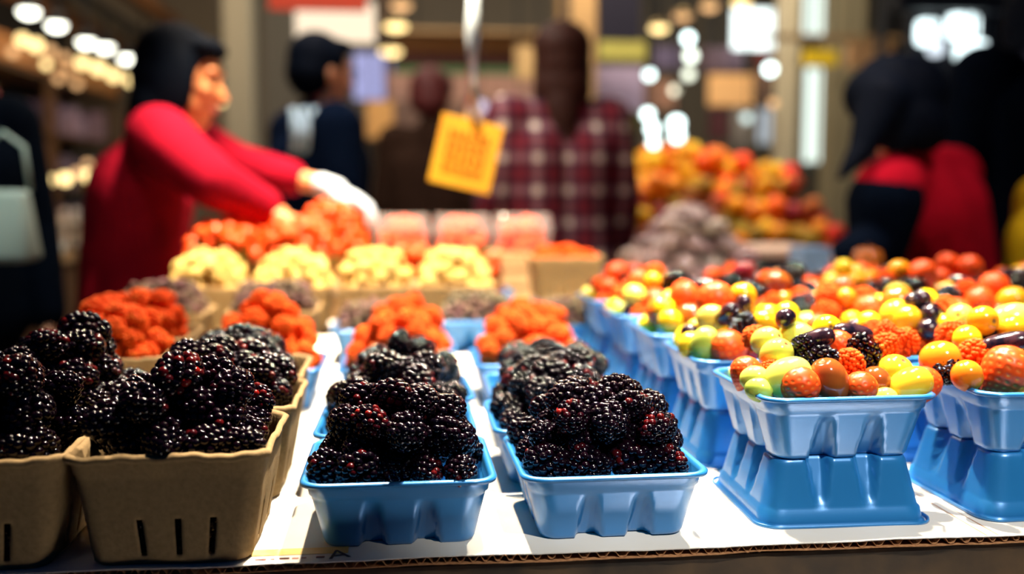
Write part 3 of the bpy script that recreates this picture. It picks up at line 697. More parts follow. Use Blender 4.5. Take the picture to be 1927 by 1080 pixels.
def person(loc, face, J, sc, label, hair, hair_m, coat_m, pants_m, head_dir=(0, 1, 0), sleeves=True, sleeve_m=None, gloves=(), glasses=False, coat_r=1.0, skin=None, coat_name='coat', forearm=None, strands=()):
    S = {k: Vector(v) for k, v in {**SKEL, **J}.items()}; skin = skin or m_skin
    bm = bmesh.new(); c = lambda a, b, ra, rb: cap(bm, S[a] if isinstance(a, str) else a, S[b] if isinstance(b, str) else b, ra, rb)
    X = (S['shR']-S['shL']).normalized()
    for s in (-1, 1):
        h = 'R' if s > 0 else 'L'
        c(S['waist']+X*s*.05, S['chest']+X*s*.07, .085, .095); c(S['chest']+X*s*.07, S['neck']+X*s*.05-Vector((0, 0, .06)), .09, .055)
        c(S['pelvis']+X*s*.06, S['waist']+X*s*.05, .10, .085)
        c(S['neck']-Vector((0, 0, .03)), 'sh'+h, .05, .05)
        c('sh'+h, 'el'+h, .048, .038); c('el'+h, 'wr'+h, .038, .024)
        c('hip'+h, 'kn'+h, .082, .052); c('kn'+h, 'an'+h, .052, .034); c('an'+h, S['an'+h]+Vector((0, .13, -.045)), .034, .026)
    hd = Vector(head_dir).normalized(); Q = hd.to_track_quat('Y', 'Z'); H = S['head']
    c(S['neck']-Vector((0, 0, .03)), H-Vector((0, 0, .06)), .055, .050)
    E_ = lambda p, r: ell(bm, H+Q@Vector(p), r, Q)
    E_((0, -.01, .02), (.074, .094, .098)); E_((0, .025, -.045), (.055, .062, .062)); E_((0, .060, -.090), (.024, .022, .020))
    cap(bm, H+Q@Vector((0, .082, .012)), H+Q@Vector((0, .104, -.022)), .009, .0135)
    for s in (-1, 1):
        E_((s*.034, .070, -.012), (.022, .018, .018)); E_((s*.077, -.005, -.005), (.010, .018, .030)); E_((s*.03, .078, .036), (.024, .012, .008))
    body = remesh(bm, .010, skin, 5, 'person')
    for h, s in (('R', 1), ('L', -1)):
        hb = remesh(hand_bm(S['wr'+h], S['hd'+h], (0, .3, 1) if abs(Vector(S['hd'+h]).normalized().z) < .8 else (s, .2, 0), -s), .004, skin, 2, 'hand')
        body = join_meshes(body, hb, skin, 'person')
    o = link('person', body, (loc[0], loc[1], -TZ), (0, 0, face), scale=sc); tag(o, label, 'person')
    # face parts
    for s in (-1, 1):
        bm = bmesh.new(); ell(bm, H+Q@Vector((s*.032, .083, .010)), (.012, .007, .007), Q); link('eye', bm_mesh('eye', bm, m_hairb, True), parent=o)
    bm = bmesh.new(); ell(bm, H+Q@Vector((0, .087, -.055)), (.022, .007, .008), Q); link('lips', bm_mesh('lips', bm, M('lips', (.45, .10, .08), .4), True), parent=o)
    # hair
    bm = bmesh.new(); E2 = lambda p, r, u=18: ell(bm, H+Q@Vector(p), r, Q, u, 12)
    E2((0, -.028, .045), (.090, .098, .090)); E2((0, -.045, .0), (.088, .080, .09))
    if hair in ('bob', 'long'):
        for s in (-1, 1):
            E2((s*.070, -.005, -.02), (.028, .056, .10)); E2((s*.062, -.03, -.085), (.036, .060, .06))
        E2((0, -.060, -.07), (.086, .055, .09)); E2((0, .045, .088), (.072, .045, .026))
        if hair == 'long':
            E2((0, -.030, .050), (.100, .104, .092)); E2((0, -.075, -.16), (.060, .040, .11)); E2((.015, -.07, -.24), (.045, .030, .09)); E2((-.055, -.04, -.15), (.026, .035, .10))
    elif hair == 'hang':
        for s in (-1, 1): E2((s*.072, .01, -.03), (.030, .070, .10))
        E2((0, -.04, -.06), (.088, .07, .10)); E2((0, .03, .05), (.08, .06, .05))
    else:
        E2((0, .045, .095), (.070, .045, .026)); E2((0, -.07, -.02), (.070, .035, .06))
        for s in (-1, 1): E2((s*.074, .01, .045), (.014, .03, .04))
    for a_, b_, ra_, rb_ in strands: cap(bm, a_, b_, ra_, rb_)
    link('hair', remesh(bm, .009, hair_m, 2, 'hair'), parent=o)
    # coat with sleeves
    bm = bmesh.new(); k = coat_r
    for s in (-1, 1):
        h = 'R' if s > 0 else 'L'
        cap(bm, S['pelvis']+X*s*.065-Vector((0, 0, .06)), S['waist']+X*s*.06, .120*k, .108*k)
        cap(bm, S['waist']+X*s*.06, S['chest']+X*s*.078, .108*k, .112*k); cap(bm, S['chest']+X*s*.075, S['neck']+X*s*.06-Vector((0, 0, .075)), .108*k, .068*k)
        cap(bm, S['neck']+X*s*.03-Vector((0, 0, .045)), S['sh'+h], .055*k, .066*k)
        if sleeves:
            cap(bm, S['sh'+h], S['el'+h], .068*k, .054*k)
            e = S['el'+h].lerp(S['wr'+h], (forearm or {}).get(h, .93)); cap(bm, S['el'+h], e, .054*k, .043*k)
    cap(bm, S['neck']-Vector((0, 0, .03)), S['neck']+Vector((0, 0, .012)), .066, .063)
    link(coat_name, remesh(bm, .011, coat_m, 4, coat_name), parent=o)
    if sleeve_m:
        for h in 'RL':
            bm = bmesh.new(); cap(bm, S['sh'+h]*.80+S['el'+h]*.20, S['el'+h], .074*k, .058*k); cap(bm, S['el'+h], S['el'+h].lerp(S['wr'+h], .92), .052*k, .040*k)
            link('sleeve', remesh(bm, .010, sleeve_m, 3, 'sleeve'), parent=o)
    for h, s in (('R', 1), ('L', -1)):
        bm = bmesh.new(); cap(bm, 'hip' and S['hip'+h], S['kn'+h], .096, .068); cap(bm, S['kn'+h], S['an'+h], .068, .052)
        link('trouser_leg', remesh(bm, .014, pants_m, 3, 'trouser_leg'), parent=o)
        bm = bmesh.new(); cap(bm, S['an'+h]+Vector((0, -.02, -.045)), S['an'+h]+Vector((0, .14, -.055)), .043, .034); link('shoe', remesh(bm, .01, m_dark, 2, 'shoe'), parent=o)
        if h in gloves: link('glove', remesh(hand_bm(S['wr'+h], S['hd'+h], (0, .3, 1), -s, 1.22), .004, M('white glove', (.55, .66, .80), .5), 2, 'glove'), parent=o)
    if glasses:
        bm = bmesh.new()
        for s in (-1, 1):
            pts = [H+Q@Vector((s*.034+.026*math.cos(a), .100, .010+.018*math.sin(a))) for a in [2*math.pi*i/16 for i in range(17)]]; tube(bm, pts, .002, 6)
            tube(bm, [H+Q@Vector((s*.06, .099, .014)), H+Q@Vector((s*.082, .0, .010))], .002, 6)
        tube(bm, [H+Q@Vector((-.01, .100, .012)), H+Q@Vector((.01, .100, .012))], .002, 6)
        link('glasses', bm_mesh('glasses', bm, m_dark), parent=o)
    return o
def fab(name, c, c2=None, sc_=30): return M(name, c, .9, .04, noise=(sc_, c2 or tuple(x*.6 for x in c[:3]), .25), bump=(60, .4, .004))
def local(P_, loc, face, sc):
    v = Vector(P_)-Vector((loc[0], loc[1], -TZ)); v.rotate(Euler((0, 0, -face))); return v/sc
# vendor in the red coat, reaching over the strawberries
L1, F1_, S1 = (-.600, 2.28), math.radians(-98), .90
lw = lambda px, py, Y: local(at(px, py, Y), L1, F1_, S1)
J1 = dict(neck=(0, .06, 1.42), chest=(0, .035, 1.26), head=lw(345, 152, 2.26), shR=lw(300, 258, 2.10), shL=lw(318, 240, 2.42), elR=lw(405, 345, 2.02), wrR=lw(500, 392, 2.06), elL=lw(440, 310, 2.40), wrL=lw(612, 350, 2.32),
          hdL=(.02, 1, -.42), hdR=(.02, 1, -.5))
m_red = fab('red wool coat', (.30, .005, .020), (.17, .003, .014), 12)
person(L1, F1_, J1, S1, 'person in a red coat with a black bob reaching a gloved hand over the strawberries', 'bob', m_hairb, m_red, fab('black trousers', (.01, .01, .015)),
       head_dir=(-.05, 1, -.22), gloves=('L',), coat_r=1.12, forearm={'L': .62}, coat_name='red_coat', skin=M('warm skin', (.62, .25, .10), .5))
# man in the dark jacket with glasses
m_navy = fab('dark navy jacket', (.001, .005, .018), (.003, .008, .025))
pm = at(592, 300, 3.2)
person((pm.x, 3.2), math.radians(-62), dict(head=(0, .035, 1.58)), .95, 'person with short dark hair and glasses in a dark jacket behind the red coat', 'short', m_hairb, m_navy, m_dark,
       head_dir=(.0, 1, -.12), glasses=True, coat_r=1.32, coat_name='jacket')
jk = bpy.data.objects['jacket']; bm = bmesh.new()
for i, (px, c) in enumerate([(552, 0), (572, 0), (592, 0)]):
    q = local(at(px, 245, 3.02), (pm.x, 3.2), math.radians(-62), .95); tube(bm, [q+Vector((-.005, .0, .07)), q+Vector((0, .012, 0)), q+Vector((.0, .0, -.07))], [.012, .020, .014], 10)
link('pale_stripe', bm_mesh('pale_stripe', bm, M('pale blue stripe', (.50, .70, .85), .5), True), parent=jk)
# middle person with reddish hair
pm = at(812, 300, 4.2)
person((pm.x, 4.2), math.radians(-25), {}, .97, 'person with dark reddish hair in a brown coat behind the orange price tag', 'short', m_hairr, fab('brown coat', (.035, .018, .012)), m_dark, coat_r=1.1, coat_name='brown_coat')
# plaid shirt seen from behind
mp = bpy.data.materials.new('plaid flannel'); mp.use_nodes = True; nt = mp.node_tree; Lk = nt.links; nd = nt.nodes
tcn = nd.new('ShaderNodeTexCoord'); sx = nd.new('ShaderNodeSeparateXYZ'); Lk.new(tcn.outputs['Object'], sx.inputs[0])
def mth(op, a, b=None):
    n_ = nd.new('ShaderNodeMath'); n_.operation = op
    for i, q in enumerate((a, b)):
        if q is None: continue
        if isinstance(q, (int, float)): n_.inputs[i].default_value = q
        else: Lk.new(q, n_.inputs[i])
    return n_.outputs[0]
def stripe(src, per, off, wid):
    f = mth('FRACT', mth('ADD', mth('DIVIDE', src, per), off)); d = mth('ABSOLUTE', mth('SUBTRACT', f, .5)); return mth('LESS_THAN', d, wid)
wx, wz = stripe(sx.outputs[0], .104, .52, .12), stripe(sx.outputs[2], .104, .40, .12)
rx_, rz_ = stripe(sx.outputs[0], .104, .0, .22), stripe(sx.outputs[2], .104, .90, .22)
def mixc(f, a, b):
    x = nd.new('ShaderNodeMix'); x.data_type = 'RGBA'
    for i, q in ((0, f), (6, a), (7, b)):
        if isinstance(q, tuple): x.inputs[i].default_value = q
        elif isinstance(q, (int, float)): x.inputs[i].default_value = q
        else: Lk.new(q, x.inputs[i])
    return x.outputs[2]
c_ = mixc(mth('MULTIPLY', mth('ADD', rx_, rz_), .5), (.003, .004, .030, 1), (.16, .006, .020, 1))
c_ = mixc(mth('MULTIPLY', mth('ADD', wx, wz), .30), c_, (.75, .36, .40, 1))
c_ = mixc(mth('MULTIPLY', wx, wz), c_, (1, .86, .74, 1)); bs = nd['Principled BSDF']; Lk.new(c_, bs.inputs['Base Color']); bs.inputs['Roughness'].default_value = .9
pm = at(1052, 300, 3.25)
person((pm.x, 3.25), math.radians(8), dict(head=(0.02, .03, 1.57)), .985, 'person seen from behind in a red, navy and white plaid shirt with brown hair', 'long', m_hairbr, mp, m_dark, head_dir=(.35, 1, -.1), coat_r=1.18, coat_name='plaid_shirt')
# right: bending person in a red vest with black sleeves
L2, F2_, S2 = (.99, 2.32), math.radians(62), .90
l2 = lambda px, py, Y: local(at(px, py, Y), L2, F2_, S2)
J2 = dict(pelvis=l2(1775, 640, 2.45), waist=l2(1765, 520, 2.43), chest=l2(1740, 400, 2.40), neck=l2(1712, 290, 2.34), head=l2(1672, 205, 2.28), shR=l2(1790, 330, 2.52), shL=l2(1668, 362, 2.20),
          elL=l2(1652, 462, 2.20), elR=l2(1800, 480, 2.62), wrL=l2(1592, 486, 2.12), wrR=l2(1700, 560, 2.66), hdL=(0, 1, -.3), hdR=(0, 1, -.3))
m_vest = fab('red vest', (.50, .006, .022), (.36, .005, .018), 14)
person(L2, F2_, J2, S2, 'person bending forward in a red vest over black sleeves, long black hair hanging', 'hang', m_hairb, m_vest, m_dark, head_dir=(.1, 1, -.7), sleeves=False, sleeve_m=fab('black sleeve', (.001, .004, .012)), coat_r=1.34, coat_name='red_vest',
       strands=[(l2(1660, 190, 2.22), l2(1622, 280, 2.18), .070, .035), (l2(1622, 280, 2.18), l2(1580, 335, 2.14), .035, .010), (l2(1720, 190, 2.32), l2(1750, 250, 2.30), .065, .030), (l2(1645, 180, 2.26), l2(1710, 175, 2.28), .08, .10)])
# dark figures at the edges
m_knit = M('grey knit scarf', (.06, .06, .10), .9, noise=(130, (.01, .012, .03), .1))
pm = at(1945, 300, 2.95)
p3 = person((pm.x, 2.95), math.radians(5), {}, 1.06, 'tall person in a black coat with a grey knit scarf behind the red vest', 'bob', m_hairb, fab('black coat', (.0008, .003, .009)), m_dark, coat_r=1.55, coat_name='black_coat')
bm = bmesh.new(); lathe(bm, [(.085, 1.36), (.115, 1.33), (.125, 1.40), (.110, 1.46), (.085, 1.48)], 24)
for q in ((-.11, .06), (-.07, .11)): tube(bm, [(q[0], q[1], 1.40), (q[0]-.05, q[1]+.06, 1.25), (q[0]-.06, q[1]+.07, 1.02)], [.05, .055, .05], 10)
link('scarf', bm_mesh('scarf', bm, m_knit, True), parent=p3)
pm = at(1955, 480, 1.95)
person((pm.x+.09, 1.98), math.radians(80), dict(neck=(.02, -.10, 1.42), head=(.03, -.15, 1.56)), .80, 'person in a yellow jacket mostly outside the right edge', 'short', m_hairb, fab('yellow jacket', (.62, .42, .01), (.5, .33, .01)), m_dark, coat_r=1.1, coat_name='yellow_jacket')
pm = at(18, 300, 2.5)
p4 = person((pm.x-.17, 2.5), math.radians(-150), {}, .93, 'person in black at the left edge carrying a pale shopping bag', 'bob', m_hairb, fab('black jacket', (.001, .0035, .009)), m_dark, coat_r=1.2, coat_name='black_jacket')
# pale bag hanging beside that person
def bag(px, py, Y, w_, h, label, mat, rot=0):
    p = at(px, py, Y); o = tag(link('shopping_bag', None, (p.x, p.y, p.z-h/2), (0, rot, 0)), label, 'bag')
    bm = bmesh.new(); box(bm, -w_/2, w_/2, -.05, .05, 0, h, .015)
    for v in bm.verts:
        k = v.co.z/h; v.co.x *= 1-.22*k+.04*math.sin(v.co.z*40); v.co.y *= 1-.5*k
    link('bag_body', bm_mesh('bag_body', bm, mat, True), parent=o)
    bm = bmesh.new(); tube(bm, [(-.05, 0, h), (-.04, 0, h+.09), (0, 0, h+.12), (.04, 0, h+.09), (.05, 0, h)], .005, 8); link('handle', bm_mesh('handle', bm, mat, True), parent=o)
m_bag = M('pale green plastic', (.62, .80, .70), .4, .4)
bag(14, 425, 2.2, .11, .15, 'pale greenish shopping bag hanging at the left edge', m_bag)
bag(88, 420, 2.9, .09, .20, 'narrow white shopping bag leaning right of the pale green one', M('white plastic', (.75, .82, .76), .4), math.radians(-24))

# ------------------------------------------------------------------ price tag on its clip
m_tagp = M('orange price tag card', (1, .40, .03), .6, sss=0, noise=(9, (1, .62, .03), .3))
tg = at(878, 285, 1.95)
o = tag(link('price_tag', None, tuple(tg), (0, math.radians(13), math.radians(-6))), 'yellow-orange price tag hanging tilted from a silver clip above the clamshells', 'sign')
boxc = boxmesh('card', -.061, .061, -.001, .001, -.072, .062, m_tagp, .0005); link('card', boxc, parent=o)
bm = bmesh.new(); rng = random.Random(4)
for i in range(4):
    for k in range(6):
        x = -.042+k*.014; z = .030-i*.022; tube(bm, [(x, -.002, z), (x+.004, -.002, z+.007), (x+.009, -.002, z-.002)], .0012, 5)
link('handwriting', bm_mesh('handwriting', bm, M('orange ink', (.75, .16, .01), .6)), parent=o)
cl = tag(link('tag_holder', None, (tg.x+.012, tg.y, tg.z+.065)), 'silver chrome rod and clip holding the orange price tag', 'clip')
m_chrome = M('chrome', (.62, .74, .85), .15, .9, metal=.35, coat=.6)
bm = bmesh.new(); tube(bm, [(0, 0, .02), (0, 0, .16), (.003, 0, .24)], [.009, .014, .010], 12); link('clip', bm_mesh('clip', bm, m_chrome, True), parent=cl)
bm = bmesh.new(); tube(bm, [(-.012, .004, -.01), (-.006, .004, .05), (0, 0, .09)], .005, 8); tube(bm, [(.012, -.004, -.01), (.006, -.004, .05), (0, 0, .09)], .005, 8); link('jaw', bm_mesh('jaw', bm, m_metal, True), parent=cl)
bm = bmesh.new(); tube(bm, [(.003, 0, .23), (.003, 0, CEIL-tg.z-.068)], .0025, 8); link('cord', bm_mesh('cord', bm, M('orange cord', (.6, .18, .06), .5), True), parent=cl)

# ------------------------------------------------------------------ lamps
def emis(name, c, s): return M(name, (0, 0, 0), .5, emit=c, es=s)
E_W = emis('lamp white', (1, 1, .84), 7); E_Y = emis('lamp yellow', (1, .72, .30), 3.4); E_O = emis('lamp orange', (1, .55, .24), 1.6); E_C = emis('lamp cool', (.80, 1, .97), 6)
shade_m = M('lamp shade', (.25, .18, .08), .4, metal=.5)
def pendant(px, py, Y, wpx, mat, label, hpx=10):
    p = at(px, py, Y); r = wpx*Y/FPX/2; h = hpx*Y/FPX
    o = tag(link('pendant_lamp', None, tuple(p)), label, 'lamp', 'pendant lamps over the back stalls')
    bm = bmesh.new(); lathe(bm, [(r, 0), (r*.97, .02), (r*.5, r*.45), (.03, r*.6)], 24); link('shade', bm_mesh('shade', bm, shade_m, True), parent=o)
    bm = bmesh.new(); lathe(bm, [(r*.5, -h), (r*.9, -h*.6), (r*.92, -.004)], 24); link('bulb', bm_mesh('bulb', bm, mat, True), parent=o)
    bm = bmesh.new(); tube(bm, [(0, 0, r*.55), (0, 0, max(r*.6+.05, CEIL-p.z))], .008, 6); link('cord', bm_mesh('cord', bm, m_dark), parent=o)
for px, py, Y, w_, m_, lab in [(745, 47, 6.0, 44, E_Y, 'yellow pendant lamp, middle one above the middle person'), (735, 94, 8.0, 42, E_Y, 'lowest yellow pendant lamp above the middle person'), (755, 8, 5.0, 40, E_O, 'dim pendant lamp cut by the top edge above the middle person'),
                          (1240, 50, 6.0, 36, E_Y, 'bright yellow pendant lamp left of the white screen'), (1284, 28, 6.6, 36, E_O, 'orange pendant lamp just above and right of the bright yellow one'), (1335, 10, 7.0, 34, E_O, 'dim orange pendant lamp near the top edge left of the screen'), (1395, 2, 6.4, 36, E_Y, 'greenish yellow pendant lamp cut by the top edge')]:
    pendant(px, py, Y, w_, m_, lab)
def bulb(px, py, Y, d, mat, label, group=None, stem=True):
    p = at(px, py, Y); r = d*Y/FPX/2
    o = tag(link('bare_bulb', None, tuple(p)), label, 'lamp', group)
    bm = bmesh.new(); ell(bm, (0, 0, 0), (r, r, r)); link('bulb', bm_mesh('bulb', bm, mat, True), parent=o)
    bm = bmesh.new(); lathe(bm, [(r*.5, r*.85), (r*.5, r*1.6)], 12); link('socket', bm_mesh('socket', bm, m_dark), parent=o)
    if stem == 'wall':
        bm = bmesh.new(); tube(bm, [(0, 0, r*1.5), (-.05, 0, r*2), (-.12, 0, r*1.2)], .006, 6); link('bracket', bm_mesh('bracket', bm, m_dark), parent=o)
    elif stem == 'pole':
        bm = bmesh.new(); tube(bm, [(0, r, r*1.2), (0, r*1.6, r*.5), (0, r*1.6, .02-p.z)], .008, 6); lathe(bm, [(.05, .02-p.z), (.05, .035-p.z)], 12, (0, r*1.6, 0)); link('pole', bm_mesh('pole', bm, m_dark), parent=o)
    elif stem:
        bm = bmesh.new(); tube(bm, [(0, 0, r*1.5), (0, 0, max(CEIL-p.z, r*2))], .004, 6); link('cord', bm_mesh('cord', bm, m_dark), parent=o)
bulb(417, 192, 6.0, 11, E_Y, "warm bare bulb seen just right of the red-coated person's mouth")
# row of white spotlights along the left aisle track
bm = bmesh.new(); box(bm, -2.24, -2.16, 5.6, 9.2, 2.44-TZ, 2.50-TZ)
for y_ in (5.8, 7.4, 9.0): box(bm, -2.21, -2.19, y_, y_+.02, 2.50-TZ, CEIL)
tk = tag(link('lamp_track', bm_mesh('lamp_track', bm, m_dark)), 'dark ceiling track carrying the white spotlights at upper left', 'track')
for i, (px, py) in enumerate([(54, 17), (106, 43), (162, 75), (198, 85), (238, 106)]):
    a = math.atan((px-963.5)/FPX)+PSI; Y = -2.2/math.tan(a); p = at(px, py, Y); r = .055
    o = tag(link('track_spotlight', None, tuple(p)), 'white track spotlight at upper left, %s of five from the left edge' % ordn(i+1), 'lamp', 'white spotlights on the left track')
    bm = bmesh.new(); ell(bm, (0, 0, -.01), (r, r, r*.7)); link('lens', bm_mesh('lens', bm, E_W, True), parent=o)
    bm = bmesh.new(); lathe(bm, [(r*1.1, -.01), (r, .05), (.03, .09)], 16); tube(bm, [(0, 0, .08), (0, 0, 2.44-TZ-p.z)], .01, 6) if 2.44-TZ-p.z > .1 else None; link('can', bm_mesh('can', bm, m_dark, True), parent=o)

# ------------------------------------------------------------------ left shelf stall
m_shelf = M('shelf board', (.10, .05, .025), .6, noise=(6, (.16, .08, .035), .2)); m_lilac = M('lilac carton', (.42, .27, .42), .6, var=.8); m_jar = M('amber jar', (.45, .22, .05), .15, coat=.5, var=1.0)
m_fascia = M('orange-brown fascia', (.5, .22, .08), .6)  # plain orange-brown colour without emission
for u in range(3):
    y0 = 4.3+u*1.7; o = tag(link('display_shelf', None, (-2.75, y0, -TZ)), 'tall dark wooden display shelf of jars and cartons, %s from the left edge' % ordn(u+1), 'shelf', 'display shelves of the left stall')
    for z in (.30, .75, 1.15, 1.55, 1.95): link('shelf_board', boxmesh('shelf_board', -.22, .22, 0, 1.62, z, z+.03, m_shelf), parent=o)
    for y in (0, 1.62):
        for x in (-.2, .2): link('post', boxmesh('post', x-.02, x+.02, y-.02, y+.02, 0, 2.2, m_shelf), parent=o)
    link('fascia', boxmesh('fascia', .215, .235, 0, 1.62, 1.985, 2.15, m_fascia), parent=o)
    link('back_panel', boxmesh('back_panel', -.235, -.222, 0, 1.62, .0, 2.2, m_dark), parent=o)
    rng = random.Random(u+9)
    for si, z in enumerate((.33, .78, 1.18, 1.58)):
        y = .06
        while y < 1.5:
            w_ = rng.uniform(.09, .15); h = rng.uniform(.14, .27)
            if (si+u) % 2 or rng.random() < .3:
                o2 = link('carton', boxmesh('carton', -.08, .14, 0, w_, 0, h, m_lilac, .004), (-2.75, y0+y, z-TZ)); tag(o2, 'lilac carton, %s along shelf %s of the %s left stall unit' % (ordn(int(y/.1)+1), ordn(si+1), ordn(u+1)), 'carton', 'cartons on shelf %s of unit %s' % (ordn(si+1), ordn(u+1)))
            else:
                bm = bmesh.new(); lathe(bm, [(w_*.42, 0), (w_*.46, .01), (w_*.46, h*.78), (w_*.36, h*.86)], 14, (0, w_/2, 0))
                o2 = link('jar', bm_mesh('jar', bm, m_jar, True), (-2.68, y0+y, z-TZ)); tag(o2, 'amber jar, %s along shelf %s of the %s left stall unit' % (ordn(int(y/.1)+1), ordn(si+1), ordn(u+1)), 'jar', 'jars on shelf %s of unit %s' % (ordn(si+1), ordn(u+1)))
                bm = bmesh.new(); lathe(bm, [(w_*.38, h*.86), (w_*.38, h)], 14, (0, w_/2, 0)); link('lid', bm_mesh('lid', bm, m_metal, True), parent=o2)
            y += w_+.03
for i, (x, z, lab) in enumerate([(-2.05, 1.78, 'upper brown timber beam running back above the left stall'), (-2.38, 1.50, 'lower brown timber beam above the left shelves')]):
    tag(link('timber_beam', boxmesh('timber_beam', -.05, .05, 4.2, 9.6, -.06, .06, M('beam wood', (.26, .11, .04), .6)), (x, 0, z)), lab, 'beam')
# small warm lamps along its fascia and counter
for i, (px, py, d, m_) in enumerate([(42, 75, 20, E_Y), (68, 85, 22, E_Y), (95, 95, 16, E_O), (122, 108, 14, E_O), (155, 118, 20, E_Y), (185, 128, 22, E_Y), (214, 142, 20, E_Y), (245, 151, 18, E_Y),
                          (24, 98, 16, E_O), (87, 121, 14, E_Y), (110, 148, 14, E_O), (145, 158, 14, E_O), (128, 132, 12, E_O)]):
    a = math.atan((px-963.5)/FPX)+PSI; Y = -2.42/math.tan(a)
    bulb(px, py, Y, d, m_, 'warm round bulb on the upper left fascia, %s of its string' % ordn(i+1), 'warm bulbs strung along the left stall', stem='wall')
for i, (px, py, d, m_) in enumerate([(90, 339, 22, E_Y), (123, 336, 22, E_Y), (168, 331, 24, E_Y), (190, 326, 14, E_O), (145, 325, 16, E_O), (54, 230, 18, E_O), (165, 308, 14, E_O)]):
    bulb(px, py, 4.2, d, m_, 'warm round bulb low on the left stall, %s of its string' % ordn(i+1), 'low warm bulbs of the left stall', stem='pole')
lc = tag(link('produce_counter', None, (-1.62, 4.6, -TZ)), 'low counter with folded papers left of the red coat', 'counter')
link('counter_top', boxmesh('counter_top', -.3, .3, -.6, 1.2, .86, .90, m_wood), parent=lc); link('counter_body', boxmesh('counter_body', -.28, .28, -.58, 1.18, 0, .86, m_shelf), parent=lc)
for i, (dx, dy, c, nm) in enumerate([(-.12, -.35, (.45, .55, .85), 'pale blue'), (.12, -.1, (.8, .75, .65), 'cream'), (-.1, .2, (.12, .25, .7), 'dark blue'), (.1, .5, (.75, .78, .8), 'white')]):
    bm = bmesh.new(); box(bm, -.10, .10, -.12, .12, 0, .09+.02*i, .01); tag(link('folded_paper', bm_mesh('folded_paper', bm, M('paper', c, .6)), (-1.62+dx, 4.6+dy, .90-TZ), (0, 0, .3*i)), '%s stack of folded paper on the low left counter' % nm, 'paper')
tag(link('produce_box', boxmesh('produce_box', -.22, .22, -.25, .25, 0, .22, M('mustard box', (.42, .24, .04), .6), .01), (-2.17, 4.9, .90-TZ-.0)), 'mustard yellow box on the left stall behind the black figure', 'box')
tag(link('box_stand', boxmesh('box_stand', -.2, .2, -.24, .24, 0, .90, m_shelf), (-2.17, 4.9, -TZ)), 'dark stand under the mustard yellow box', 'stand')

# ------------------------------------------------------------------ signs, pillars and stalls at the back
def rectbox(name, px0, py0, px1, py1, Y, mat, label, cat, depth=.06, group=None, bev=.004, **kw):
    a = at(px0, py1, Y); b = at(px1, py0, Y)
    c = (a+b)/2; o = link(name, boxmesh(name, -(b.x-a.x)/2, (b.x-a.x)/2, 0, depth, -(b.z-a.z)/2, (b.z-a.z)/2, mat, bev), tuple(c)); return tag(o, label, cat, group)
def hung(o, w_, z): 
    for s in (-1, 1):
        L = CEIL-(o.location.z-TZ)-z
        if L > .02:
            bm = bmesh.new(); tube(bm, [(s*w_*.4, .03, z), (s*w_*.4, .03, z+L)], .006, 6); link('hanging_rod', bm_mesh('hanging_rod', bm, m_dark), parent=o)
o = rectbox('lightbox_sign', 556, 4, 704, 72, 5.0, emis('cream lightbox', (1, .80, .58), 1.25), 'glowing cream lightbox sign above the person with glasses', 'sign', .12); hung(o, .4, .09)
o = rectbox('banner', 505, -30, 690, 18, 4.7, M('red banner cloth', (.65, .06, .02), .7, emit=(.65, .06, .02), es=0), 'red-orange banner cut by the top edge above the cream lightbox', 'banner', .02); hung(o, .45, .06)
for i, (px0, px1, Y, c, lab) in enumerate([(425, 478, 7.0, (.20, .20, .17), 'wide grey-green pillar right of the black bob'), (498, 560, 8.0, (.09, .085, .075), 'dark grey pillar behind the glasses wearer'),
                                  (1474, 1500, 7.0, (.62, .55, .40), 'slim cream pillar left of the tall windows'), (1566, 1622, 7.5, (.46, .40, .26), 'broad beige pillar right of the tall windows'), (1056, 1120, 7.0, (.50, .30, .13), 'light timber post rising above the plaid shirt')]):
    a = at(px0, 300, Y); b = at(px1, 300, Y); bm = bmesh.new(); box(bm, a.x, b.x, Y, Y+.25, -TZ, CEIL, .01)
    tag(link('pillar', bm_mesh('pillar', bm, M('pillar paint', c, .7))), lab, 'pillar')
rectbox('steel_beam', 1060, -40, 1074, 190, 6.8, m_dark, 'thin black upright in front of the timber post', 'post', .05)
o = rectbox('video_screen', 664, 100, 722, 186, 8.0, emis('screen glow', (.50, .52, .95), .75), 'glowing lavender screen right of the face with glasses', 'screen'); hung(o, .25, .2)
o = rectbox('video_screen', 716, 110, 800, 170, 9.2, emis('screen lilac', (.42, .30, .62), .45), 'dim lilac screen above the reddish hair', 'screen'); hung(o, .3, .15)
# back market stall: fascia bands, awning, counter and wares
st = tag(link('market_stall', None, (at(900, 100, 8.6).x, 8.6, -TZ)), 'back stall with brown fascia, green trim and pinkish panel behind the price tag', 'stall')
zz = lambda py: at(900, py, 8.6).z+TZ
for nm, y0, y1, c, hw in [('fascia', 96, 72, (.42, .20, .06), .75), ('dark_fascia', 126, 96, (.07, .015, .012), .72), ('green_trim', 139, 127, (.03, .16, .06), .72), ('panel', 190, 140, (.42, .24, .20), .78), ('wares_front', 300, 190, (.20, .12, .10), .78)]:
    link(nm, boxmesh(nm, -hw, hw, 0, .08, zz(y0), zz(y1), M(nm+' paint', c, .7)), parent=st)
link('stall_counter', boxmesh('stall_counter', -.8, .8, -.3, .4, 0, zz(300), m_shelf), parent=st)
for s in (-1, 1): link('stall_post', boxmesh('stall_post', s*.78-.03, s*.78+.03, .08, .14, 0, CEIL+TZ, m_shelf), parent=st)
link('beam', boxmesh('beam', -.9, .9, -.3, .5, zz(72), zz(66), m_wood), parent=st)
o = rectbox('hanging_sign', 970, 86, 1020, 148, 7.4, M('tan sign', (.62, .42, .20), .6), 'small tan hanging sign left of the brown-haired head', 'sign'); hung(o, .2, .12)
o = rectbox('hanging_sign', 1122, 126, 1212, 208, 7.2, M('lavender sign', (.40, .32, .50), .6), 'large lavender sign right of the brown-haired head', 'sign'); hung(o, .35, .16)
